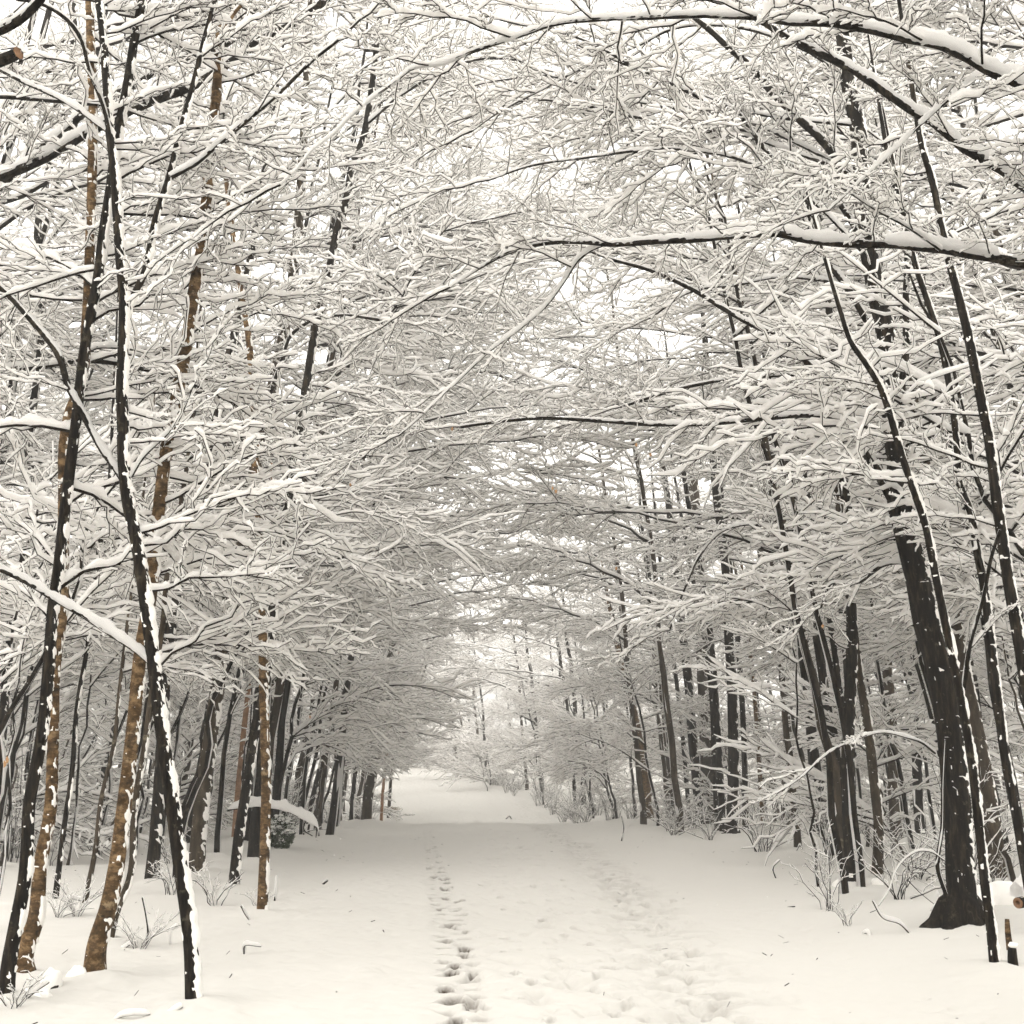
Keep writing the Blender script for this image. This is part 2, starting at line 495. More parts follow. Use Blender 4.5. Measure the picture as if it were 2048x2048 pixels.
def grow(P, R, n, t0, t1, ratio, ang, K, rng, zspread=0.35, droop=0.0, wig=0.05, lmin=0.05, rr=0.55, rtip=0.35, rmin=0.0016, lens=None):
    """children of every parent polyline"""
    N, Kp, _ = P.shape
    L = np.linalg.norm(np.diff(P, axis=1), axis=2).sum(1)
    t = (np.arange(n)[None] + rng.uniform(0.15, 0.85, (N, n))) / n
    t = t0 + (t1 - t0) * t
    f = t * (Kp - 1); i = np.clip(f.astype(int), 0, Kp - 2); f = (f - i)[..., None]
    ar = np.arange(N)[:, None]
    base = P[ar, i] * (1 - f) + P[ar, i + 1] * f
    rb = (R[ar, i] * (1 - f[..., 0]) + R[ar, i + 1] * f[..., 0])
    T, S, U = frames(P)
    T, S, U = T[ar, i], S[ar, i], U[ar, i]
    sg = np.where((np.arange(n) % 2)[None] == 0, 1, -1) * np.where(rng.random((N, 1)) < 0.5, 1, -1) * np.where(rng.random((N, n)) < 0.12, -1, 1)
    a = np.radians(ang) * rng.uniform(0.4, 1.55, (N, n))[..., None]
    ph = rng.normal(0.08, zspread, (N, n))[..., None]
    D = unit(np.cos(a) * T + np.sin(a) * (sg[..., None] * S * np.cos(ph) + U * np.sin(ph)))
    ln = L[:, None] * ratio * (1.05 - 0.6 * t) * rng.uniform(0.4, 1.5, (N, n))
    ln = np.maximum(ln, lmin * rng.uniform(0.8, 1.3, (N, n)))
    base, D, ln, rb, T = (x.reshape(-1, *x.shape[2:]) for x in (base, D, ln, rb, T))
    M = len(base)
    s = np.linspace(0, 1, K)
    turn = rng.normal(0, 0.75, (M, 1)) 
    side = unit(np.cross(D, [0, 0, 1.0]))
    pts = base[:, None] + (ln[:, None] * s)[..., None] * D[:, None]
    bend = (ln[:, None] * s ** 2 * 0.30)[..., None]
    pts = pts + bend * (T[:, None] * 0.5 + side[:, None] * turn[:, None]) + (ln[:, None] * (s ** 2))[..., None] * np.array([0, 0, -droop])
    wg = rng.normal(0, 1, (M, K, 3)) * wig * ln[:, None, None]
    wg[:, 0] = 0
    pts = pts + wg
    r0 = np.maximum(np.minimum(rb * rr, 0.0022 + ln * 0.0075), rmin)
    Rr = r0[:, None] * (1 - (1 - rtip) * s)[None]
    return pts, np.maximum(Rr, rmin * 0.8)

def resample(P, K):
    """one polyline (k,d) -> (K,d), smooth"""
    P = np.asarray(P, float)
    n = len(P)
    if n < 3:
        t = np.linspace(0, 1, K)[:, None]; return P[0] * (1 - t) + P[-1] * t
    seg = np.linalg.norm(np.diff(P[:, :3], axis=0), axis=1); s = np.concatenate([[0], np.cumsum(np.maximum(seg, 1e-6))])
    m = np.gradient(P, s, axis=0)
    q = np.linspace(0, s[-1], K); i = np.clip(np.searchsorted(s, q, side='right') - 1, 0, n - 2)
    h = (s[i + 1] - s[i])[:, None]; t = ((q - s[i]) / h[:, 0])[:, None]
    return ((2 * t**3 - 3 * t**2 + 1) * P[i] + (t**3 - 2 * t**2 + t) * h * m[i] + (-2 * t**3 + 3 * t**2) * P[i + 1] + (t**3 - t**2) * h * m[i + 1])

# ------------------------------------------------------------ library of snowy branches, each a bark mesh and a snow mesh
def refine(P):
    M = 0.5 * (P[:, 1:] + P[:, :-1])
    O = np.empty((P.shape[0], P.shape[1] * 2 - 1, P.shape[2]))
    O[:, 0::2] = P; O[:, 1::2] = M
    return O

def make_spray(length, elev, rng, dens=1.0, droop=0.0, fat=1.0, r0=0.011):
    K = 9
    s = np.linspace(0, 1, K)
    e = math.radians(elev)
    arc = rng.uniform(0.05, 0.3)
    x = length * s * math.cos(e)
    z = length * (s * math.sin(e) - (arc + droop) * s ** 2.2)
    y = length * rng.normal(0, 0.10) * s ** 2
    P = np.stack([x, y + 0 * s, z], 1)[None]
    P = P + rng.normal(0, 0.012 * length, P.shape) * (s > 0)[None, :, None]
    r = r0 * (length / 2) ** 0.8 * (1 - 0.8 * s)[None] + 0.0018
    n1 = max(4, int(round(6 * dens * (length / 2) ** 0.6)))
    A, RA = grow(P, r, n1, 0.10, 0.95, 0.58, 44, 8, rng, 0.55, 0.03 + droop * 0.4, 0.030, rmin=0.0050)
    B, RB = grow(A, RA, 4, 0.12, 0.97, 0.52, 42, 6, rng, 0.75, 0.03, 0.045, 0.10, rmin=0.0040)
    B2, RB2 = grow(P, r, int(n1 * 0.7), 0.2, 1.0, 0.18, 60, 4, rng, 0.9, 0.02, 0.05, 0.12, rmin=0.0034)
    C, RC = grow(B, RB, 2, 0.2, 0.95, 0.42, 42, 4, rng, 0.7, 0.02, 0.06, 0.06, rmin=0.0029)
    C = C[::2]; RC = RC[::2]
    bark, snow = Bag(), Bag()
    for (p, rr_, m) in ((P, r, 6), (A, RA, 4), (B, RB, 3), (B2, RB2, 3), (C, RC, 3)):
        bark.add(*tube(p, rr_, m))
    snow.add(*snow_caps(resample(P[0], 30)[None], np.interp(np.linspace(0, 1, 30), s, r[0])[None], 6, rng, 0.012 * fat, 0.030 * fat, 0.08))
    for (p, rr_, m, d, w, h, up) in ((A, RA, 5, 0.10, 0.011, 0.024, 2), (B, RB, 4, 0.13, 0.0095, 0.020, 2), (B2, RB2, 4, 0.2, 0.009, 0.019, 1), (C, RC, 4, 0.14, 0.0075, 0.015, 1)):
        if up > 1: p, rr_ = refine(p), refine(rr_[..., None])[..., 0]
        snow.add(*snow_caps(p, rr_, m, rng, w * fat, h * fat, d))
    pick = A[rng.random(len(A)) < 0.7]
    c1 = pick[:, rng.integers(0, 4)] + np.array([0, 0, 0.018])
    pb = B[rng.random(len(B)) < 0.12]
    c = np.concatenate([c1, pb[:, 1] + np.array([0, 0, 0.014])])
    V, F = blobs(c, rng.uniform(0.010, 0.026, len(c)) * fat, rng)
    snow.add(V, None, F)
    return bark, snow

LIB = []
rl = np.random.default_rng(21)
for k in range(26):
    L = [1.1, 1.5, 1.9, 2.4][k % 4]
    el = [5, 25, 42, 12, 60, -8][k % 6]
    b, s = make_spray(L, el, rl, rl.uniform(0.9, 1.25), 0.0 if k % 5 else 0.18, rl.uniform(0.9, 1.15))
    LIB.append((L, el, b.mesh('branch', TWIG), s.mesh('branch_snow', SNOW), b, s))
print('soil_shade') if 0 else None
print('library tris', sum(len(x[2].polygons) + len(x[3].polygons) for x in LIB) * 2)

def spray_on(parent, origin, p, az, L, el, rng, tilt=0.12):
    """copy a library branch onto its tree: a branch part with its snow as sub-part"""
    best = sorted(range(len(LIB)), key=lambda i: abs(LIB[i][1] - el) / 18 + abs(LIB[i][0] - L) * 1.2 + rng.random() * 1.3)[0]
    l0, e0, mb, ms = LIB[best][:4]
    sc = np.clip(L / l0, 0.55, 1.7)
    o = bpy.data.objects.new('branch', mb); COL.link(o)
    o.parent = parent
    o.location = Vector((p - origin).tolist())
    o.rotation_euler = (rng.normal(0, tilt), -math.radians(np.clip(el - e0, -14, 14)) + rng.normal(0, tilt * 0.5), az)
    o.scale = (sc, sc * (1 if rng.random() < 0.5 else -1), sc)
    s = bpy.data.objects.new('branch_snow', ms); COL.link(s); s.parent = o
    s['kind'] = 'stuff'
    return o

# ------------------------------------------------------------ traced trees
def trunk_mesh(P, R, m, rng, lump=0.06, flare=0.0):
    """P (K,3) local; one closed tube with lumps"""
    K = len(P)
    T, S, U = frames(P[None], (0, 1.0, 0.05))
    an = np.arange(m) / m * 2 * math.pi
    Rr = R[:, None] * (1 + lump * 2 * (vnoise3(np.stack([np.cos(an)[None] * 1.6 + 0 * R[:, None] + 7, np.sin(an)[None] * 1.6 + 0 * R[:, None] + 9, (P[:, 2] * 3.0)[:, None] + 0 * an[None] + rng.random() * 50], -1)) - 0.5))
    if flare > 0:
        hgt = np.clip(P[:, 2] - P[0, 2] - 0.42, 0, 9)
        fl = flare * (np.exp(-hgt / 0.16) + 0.15 * np.exp(-hgt / 0.5))
        lob = 0.55 + 0.45 * np.cos(an * 3 + rng.random() * 6) * 0.9 + 0.25 * np.cos(an * 5 + 1)
        Rr = Rr * (1 + fl[:, None] * lob[None])
    V = P[:, None] + Rr[..., None] * (np.cos(an)[None, :, None] * S[0][:, None] + np.sin(an)[None, :, None] * U[0][:, None])
    Vf = V.reshape(-1, 3)
    Q = quads(1, K, m)
    # end cap
    Vf = np.concatenate([Vf, P[-1:]])
    a = (K - 1) * m + np.arange(m)
    T3 = np.stack([a, np.roll(a, -1), np.full(m, K * m)], 1)
    return Vf, Q, T3, V

def trunk_snow(V, P, R, rng, amount, windaz=0.25):
    """snow blown onto one side of a trunk: a shell that only surfaces in patches"""
    K, m, _ = V.shape
    d = unit(V - P[:, None])
    wind = np.array([math.cos(windaz), -math.sin(windaz) * 0.6, 0.25])
    lobe = (d * wind).sum(-1)
    n = vnoise3(V * 6 + rng.random() * 40) * 0.32 + vnoise3(V * 18 + rng.random() * 40) * 0.42 + np.random.default_rng(1).random(V.shape[:2]) * 0.26
    n2 = vnoise3(V * 26 + rng.random() * 40)
    t = (sstep(0.25, 0.95, lobe) * 0.62 + n * 1.5 - 1.34 + 0.22 * (amount - 1)) * 0.05
    t = np.clip(t, -0.02, 0.007 + 0.008 * amount)
    t = np.maximum(t, np.minimum((n2 - 0.79) * 0.10, 0.007) - 0.0028)
    W = V + d * t[..., None]
    return W.reshape(-1, 3), quads(1, K, m)

def limb_mesh(P, R, origin, rng, m=8):
    V, Q = tube((P - origin)[None], R[None], m)
    return V, Q

def traced(pts, ys, widths, step=0.05):
    """pixel polyline + depths + pixel widths -> world polyline, radii"""
    n = len(pts)
    W = np.interp(np.linspace(0, 1, n), np.linspace(0, 1, len(widths)), widths)
    Y = np.interp(np.linspace(0, 1, n), np.linspace(0, 1, len(ys)), ys)
    P = np.array([[*at(px, py, y), 0.5 * w * px_scale(py, y)] for (px, py), w, y in zip(pts, W, Y)])
    L = np.linalg.norm(np.diff(P[:, :3], axis=0), axis=1).sum()
    K = max(6, int(L / step))
    P = resample(P, K)
    return P[:, :3], np.maximum(P[:, 3], 0.003)

def add_limb(root, origin, pts, ys, widths, mat, rng, sprays=2.4, slen=(1.0, 2.0), snowf=1.0, t0=0.15, up=8, label=None, tip=True):
    P, R = traced(pts, ys, widths, 0.06)
    K = len(P)
    P = P + (vnoise3(P * 2.5)[:, None] - 0.5) * 0.03
    R = R * (0.86 + 0.30 * vnoise3(P * 9 + 4))
    V, Q = limb_mesh(P, R, origin, rng, 8)
    o = part('branch', mesh_np('branch', V, Q, True, mat), root)
    if label: o['label'] = label
    # finer sampling for the snow so that it looks lumpy
    Ks = K * 2
    Ps = resample(np.concatenate([P, R[:, None]], 1), Ks)
    nz = 0.8 + 0.5 * (vnoise3(Ps[:, :3] * 7) - 0.3) 
    T, S, U = frames(Ps[None, :, :3])
    flat = np.sqrt(np.clip(1 - T[0][:, 2] ** 2, 0, 1)); g = 0.25 + 0.75 * sstep(0.2, 0.8, flat)
    r = Ps[:, 3]
    w = (0.007 + 1.02 * r) * nz * (0.8 + 0.2 * g) * snowf ** 0.3
    h = (0.026 + 1.25 * np.minimum(r, 0.05)) * g * (0.45 + 0.7 * vnoise3(Ps[:, :3] * 4 + 20) + 0.5 * vnoise3(Ps[:, :3] * 13 + 2)) * snowf
    tp = 1 - 0.5 * np.linspace(0, 1, Ks) ** 1.5; w = w * tp; h = h * tp
    holes = vnoise3(Ps[:, :3] * 3 + 11) > 0.86
    h = np.where(holes, r * 0.5, h)
    m = 10
    an = np.linspace(-0.35, math.pi + 0.35, m - 1)
    cx, cz = np.cos(an), np.maximum(np.sin(an), -0.25)
    cx, cz = np.append(cx, 0), np.append(cz, -0.3)
    jit = 1 + 0.26 * (np.random.default_rng(3).random((Ks, m)) - 0.5)
    C = (Ps[:, :3] - origin) + U[0] * (r * 0.25)[:, None]
    VV = C[:, None] + S[0][:, None] * (w[:, None] * cx[None] * jit)[..., None] + U[0][:, None] * (h[:, None] * cz[None] * jit)[..., None]
    so = part('branch_snow', mesh_np('branch_snow', VV.reshape(-1, 3), quads(1, Ks, m), True, SNOW), o, True)
    # side branches
    L = np.linalg.norm(np.diff(P, axis=0), axis=1).sum()
    n = int(L * sprays * (1 - t0))
    Tw = frames(P[None])[0][0]
    sg = 1
    for k in range(n):
        t = t0 + (1 - t0) * (k + rng.random() * 0.8) / max(n, 1)
        i = min(K - 1, int(t * (K - 1)))
        az = math.atan2(Tw[i, 1], Tw[i, 0]) + sg * math.radians(rng.uniform(25, 85))
        sg = -sg
        Ls = rng.uniform(*slen) * (1.1 - 0.5 * t)
        el = up + math.degrees(math.asin(np.clip(Tw[i, 2], -1, 1))) * 0.5 + rng.normal(0, 14)
        spray_on(o if False else root, origin, P[i], az, Ls, el, rng)
    if tip:
        az = math.atan2(Tw[-1, 1], Tw[-1, 0])
        spray_on(root, origin, P[-1], az, slen[1] * 0.9, math.degrees(math.asin(np.clip(Tw[-1, 2], -1, 1))), rng)
    return o

def add_trunk(root, origin, pts, ys, widths, mat, rng, m=16, flare=0.5, snow=1.0, sunk=True, name='trunk', ext=0.0, curl=None):
    P, R = traced(pts, ys, widths, 0.028 if ys[0] < 14 else (0.045 if ys[0] < 20 else 0.09))
    if sunk:
        d = P[0] - P[1]; d = unit(d[None])[0]
        P = np.concatenate([(P[0] + d * 0.35 + np.array([0, 0, -0.1]))[None], P]); R = np.concatenate([R[:1], R])
        g = float(ground_z(P[1, 0], P[1, 1]))
        P[0, 2] = min(P[0, 2], g - 0.3)
    if ext > 0:
        d = unit((P[-1] - P[-6])[None])[0]
        k = max(4, int(ext / 0.15)); q = np.linspace(0, 1, k + 1)[1:]
        E = P[-1] + d * (q * ext)[:, None] + np.array([0, 0, 0.15 * ext]) * (q ** 2)[:, None]
        P = np.concatenate([P, E]); R = np.concatenate([R, R[-1] * (1 - 0.7 * q)])
    Vf, Q, T3, V = trunk_mesh(P - origin, R, m, rng, 0.06, flare)
    o = part(name, mesh_np(name, Vf, Q, True, mat, T3), root)
    if snow > 0:
        W, Qs = trunk_snow(V, P - origin, R, rng, snow)
        part(name + '_snow', mesh_np('trunk_snow', W, Qs, True, SNOW_T), o, True)
    return P, R, o

def crown_on(root, origin, P, R, rng, n, zmin, slen=(1.2, 2.4), bias=None, elev=30):
    """branches all along the upper trunk; bias = preferred azimuth (towards the light over the path)"""
    z = P[:, 2]
    idx = np.where(z > zmin)[0]
    if len(idx) < 3: return
    for k in range(n):
        i = idx[int(rng.random() * len(idx))]
        if bias is not None and rng.random() < 0.55: az = bias + rng.normal(0, 0.6)
        else: az = rng.uniform(0, 2 * math.pi)
        if origin[1] < 21 and math.sin(az) < -0.2: az = -az
        f = (z[i] - zmin) / max(z[idx[-1]] - zmin, 0.1)
        spray_on(root, origin, P[i], az, rng.uniform(*slen) * (1 - 0.35 * f), elev * (0.5 + f) + rng.normal(0, 14), rng)

TRUNKS_MADE = []
def hero(label, pts, widths, mat=None, Y=None, lean=0.0, limbs=(), n=14, zmin=2.2, slen=(1.2, 2.4), snow=1.0, flare=0.45, ext=3.0, cat='tree', name='tree', group=None, forks=(), bias='auto', seed=None):
    rng = np.random.default_rng(abs(hash((round(pts[0][0]), round(pts[0][1])))) % 99991 if seed is None else seed)
    mat = mat or BARK_DARK
    b = ground_hit(*pts[0]) if Y is None else at(pts[0][0], pts[0][1], Y)
    Y0 = b[1] if Y is None else Y
    if Y is not None: b[2] = float(ground_z(b[0], b[1]))
    origin = b.copy()
    root = thing(name, label, cat, tuple(origin), 0, group)
    P, R, o = add_trunk(root, origin, pts, (Y0, Y0 + lean), widths, mat, rng, (24 if Y0 < 14 else 16) if widths[0] * px_scale(1600, Y0) > 0.05 else 12, flare, snow, ext=ext)
    if bias == 'auto': bias = 0.0 if origin[0] < 0 else math.pi
    crown_on(root, origin, P, R, rng, n, zmin, slen, bias)
    for f in forks:      # secondary stems: (pts, widths)
        P2, R2, o2 = add_trunk(root, origin, f[0], (Y0 + lean * 0.5, Y0 + lean + (f[2] if len(f) > 2 else 0)), f[1], mat, rng, 12, 0, snow, sunk=False, name='stem', ext=1.5)
        crown_on(root, origin, P2, R2, rng, max(4, n // 3), zmin, slen, bias)
    for l in limbs:
        kw = dict(l[2]) if len(l) > 2 else {}
        ys = kw.pop('ys', (Y0 + lean * 0.4, Y0 + lean * 0.4 + rng.uniform(-0.8, 0.8)))
        add_limb(root, origin, l[0], ys, l[1], mat, rng, **kw)
    TRUNKS_MADE.append((origin[0], origin[1]))
    return root


# ------------------------------------------------------------ the trees that can be told apart, traced in photograph pixels
hero('dark slender twice forked trunk nearest the lower edge on the left',
     [(388,2025),(380,1868),(361,1732),(339,1570),(320,1434),(307,1325),(288,1179),(271,1070),(255,1000),(248,932),(246,854),(243,776),(246,699),(248,611),(241,518),(235,440),(228,336),(220,269),(212,155),(204,52),(197,0)],
     (30, 27, 25, 23, 20, 17, 14), n=16, zmin=3.0, slen=(0.9, 1.6), snow=1.45, flare=0.15, ext=2.5,
     forks=[([(250,640),(259,611),(290,543),(311,440),(339,352),(362,259),(386,171),(409,78),(430,0)], (15, 13, 9), 0.3)],
     limbs=[([(262,990),(240,950),(207,906),(171,833),(140,776),(116,709),(83,663),(36,616),(0,580),(-60,520)], (14, 13, 10), dict(slen=(0.5,1.0), sprays=1.2, snowf=0.8)),
            ([(306,1330),(271,1300),(217,1262),(163,1226),(108,1195),(54,1163),(0,1138),(-80,1105)], (11, 11, 10), dict(slen=(0.4,0.8), sprays=0.6, snowf=1.15)),
            ([(222,282),(207,207),(181,135),(160,72),(140,47),(103,20),(67,5),(30,0)], (9, 6), dict(slen=(0.5,1.0), sprays=1.4)),
            ([(214,262),(155,222),(103,191),(52,165),(0,140),(-50,115)], (8, 6), dict(slen=(0.5,1.0), sprays=1.2)),
            ([(342,354),(393,326),(440,285),(502,233),(559,186),(621,124),(668,88),(720,40)], (10, 8, 5), dict(slen=(0.7,1.2))),
            ([(262,955),(285,915),(320,880),(350,850),(372,810),(385,780)], (7, 4), dict(slen=(0.4,0.9), sprays=2))])
hero('brown trunk with swollen flared foot, leaning right just left of the dark twice forked trunk',
     [(187,1971),(193,1895),(217,1814),(233,1732),(247,1624),(260,1515),(271,1407),(282,1298),(301,1190),(312,1070),(320,1000),(336,880),(357,776),(375,673),(388,580),(404,492),(414,388),(424,285),(435,155),(440,62),(430,-60)],
     (40, 31, 26, 25, 24, 23, 20, 15), BARK_BROWN, n=16, zmin=3.0, snow=0.55, flare=0.5,
     limbs=[([(445,67),(466,31),(492,0),(530,-50)], (9, 6), dict(sprays=2))])
hero('bent footed brown trunk nearest the left border of the photo',
     [(52,1966),(47,1922),(71,1841),(81,1732),(100,1624),(106,1488),(111,1325),(125,1217),(127,1081),(127,1000),(127,983),(129,880),(140,823),(160,776),(173,647),(179,518),(184,362),(186,207),(181,78),(179,0)],
     (42, 27, 21, 21, 20, 20, 18, 16), BARK_BROWN, n=14, zmin=2.6, snow=0.6, flare=0.35)
hero('dark leaning trunk standing right behind the bent brown one at the left border',
     [(11,2015),(18,1930),(30,1860),(49,1760),(60,1597),(81,1488),(98,1325),(106,1217),(117,1136),(132,1000),(150,860),(172,680),(197,549),(207,466),(220,383),(238,259),(259,145),(269,78),(285,0)],
     (30, 24, 22, 20, 19, 16), n=14, zmin=2.6, snow=0.9)
hero('thin dark trunk standing on the left border of the photo, curving near its top',
     [(-25,1750),(5,1461),(16,1325),(35,1190),(49,1108),(65,1000),(57,880),(72,776),(83,673),(83,569),(75,466),(93,362),(119,259),(140,197),(147,78),(150,0)],
     (18, 16, 15, 13, 11), n=12, snow=0.8)
hero('crooked thin dark stem rising from a twiggy tangle between the two brown trunks',
     [(109,1814),(125,1678),(144,1543),(155,1407),(174,1298),(190,1163),(203,1054),(214,1000),(222,906),(226,820)], (11, 8, 6), n=9, zmin=2.5, snow=0.7)
hero('thin stem leaning right with its foot just left of the brown flared trunk',
     [(165,1822),(190,1705),(203,1597),(228,1488),(239,1380),(252,1271),(266,1163),(276,1080)], (11, 8, 6), BARK_GREY, n=8, zmin=2.3, snow=0.7)
hero('thin dark trunk with a crooked foot just right of the brown flared trunk',
     [(217,1890),(235,1820),(258,1760),(268,1624),(290,1488),(304,1380),(326,1244),(336,1136),(353,1054),(363,1000),(378,900),(385,820)], (14, 12, 10, 8), BARK_GREY, n=9, zmin=2.5, snow=0.7)
hero('stout grey trunk with a blocky foot behind the forked dark tree, with loose bark flaps',
     [(393,1749),(399,1651),(412,1543),(423,1461),(442,1325),(461,1190),(488,1081),(499,1000),(520,900),(545,780),(566,680),(580,595),(592,500),(600,400),(606,300),(612,180),(618,60)],
     (32, 29, 28, 26, 22, 18, 14), BARK_GREY, n=13, zmin=4.2, snow=1.0, ext=2)
hero('dark trunk glimpsed behind the forked tree, leaning right into the crowns',
     [(310,1690),(325,1480),(336,1282),(353,1206),(374,1108),(391,1027),(409,973),(424,880),(438,800),(455,725),(480,620),(500,520),(520,400)],
     (24, 22, 19, 13), n=18, zmin=3.2, snow=0.9, Y=17.5)
hero('dark straight trunk beside the shorter grey one, leaning right, a snow knob near its foot',
     [(467,1781),(477,1678),(494,1570),(510,1461),(534,1353),(543,1244),(559,1136),(575,1054),(580,973),(600,854),(616,750),(634,647),(655,559),(673,466),(696,383),(703,336),(724,285),(737,222),(750,120)],
     (21, 19, 17, 15, 12), n=13, zmin=4.2, snow=1.0,
     limbs=[([(730,250),(790,200),(870,150),(950,120),(1030,120),(1090,140)], (7, 3), dict(slen=(0.9,1.7), sprays=3.0)),
            ([(540,792),(549,761),(565,714),(585,668),(621,642),(699,631),(760,640)], (8, 5), dict(slen=(0.8,1.4)))])
hero('thick grey trunk splitting off at the ground beside the evergreen bush, leaning right',
     [(499,1678),(515,1543),(534,1407),(553,1298),(581,1217),(602,1119),(616,1054),(624,1000),(639,921),(652,828),(665,740),(672,662),(685,595),(705,450),(720,360),(740,260),(755,180)],
     (30, 27, 25, 22, 17, 12), BARK_GREY, n=13, zmin=4.2, snow=0.9,
     limbs=[([(650,849),(704,818),(781,787),(848,761),(905,752),(962,743),(1040,766)], (9, 5), dict(slen=(0.9,1.6), sprays=2.6)),
            ([(725,330),(800,300),(880,285),(960,300),(1040,330)], (7, 3), dict(slen=(0.9,1.7), sprays=3.0)),
            ([(640,940),(672,921),(719,885),(771,839),(810,800),(870,770)], (9, 5), dict(slen=(0.9,1.6), sprays=2.6)),
            ([(660,760),(700,700),(770,640),(850,590),(930,520),(1000,470)], (9, 4), dict(slen=(0.9,1.7), sprays=2.6))])
hero('slim brown trunk, nearly upright, with horizontal bark bands and its foot nearest to the path',
     [(524,1833),(529,1705),(532,1597),(529,1434),(526,1271),(525,1136),(518,1027),(512,983),(512,880),(505,776),(497,673),(481,569),(463,450),(453,362),(443,285),(440,181)],
     (21, 19, 17, 14, 11, 8), BARK_BROWN, n=12, zmin=3.0, snow=0.9, flare=0.2)
for pts, w, Y, lab, mt in [
    ([(602,1577),(626,1472),(648,1397),(666,1345),(690,1240),(715,1120)], (13, 10), 44, 'slanting dark trunk above the snowy fallen bough, first of the row behind the evergreen bush', BARK_DARK),
    ([(622,1612),(644,1525),(666,1450),(688,1384),(712,1290),(740,1180)], (12, 9), 40, 'slanting dark trunk close behind the tip of the fallen bough', BARK_DARK),
    ([(677,1621),(683,1507),(688,1419),(690,1266),(701,1200),(715,1060)], (17, 13), 43, 'upright dark trunk on the crest left of the path', BARK_GREY),
    ([(705,1600),(716,1507),(732,1446),(752,1350),(780,1230)], (9, 6), 46, 'thin slanting trunk between the two thicker ones on the crest left of the path', BARK_DARK),
    ([(736,1600),(751,1516),(762,1441),(775,1367),(784,1288),(800,1160),(820,1020)], (19, 13), 46, 'thicker dark trunk nearest to the path on the crest, left side', BARK_GREY),
    ([(765,1590),(775,1498),(784,1441),(792,1350),(800,1280)], (6, 4), 52, 'pale thin stem by the dead grass at the path edge', BARK_TAN),
    ([(782,1551),(802,1485),(817,1441),(840,1370)], (6, 4), 58, 'thin stem leaning over the far bend of the path', BARK_GREY)]:
    hero(lab, pts, w, mt, Y=Y, n=16, zmin=2.2, slen=(1.4, 2.8), snow=0.8, flare=0.2, ext=4, name='tree', group='trees along the far crest of the path')
hero('pinkish tan bare trunk seen through the woods between the left dark trunks',
     [(478,1560),(490,1440),(503,1330),(515,1220),(525,1120),(533,1040)], (11, 10, 8), BARK_TAN, Y=30, n=4, zmin=6, snow=0.5, name='tree')

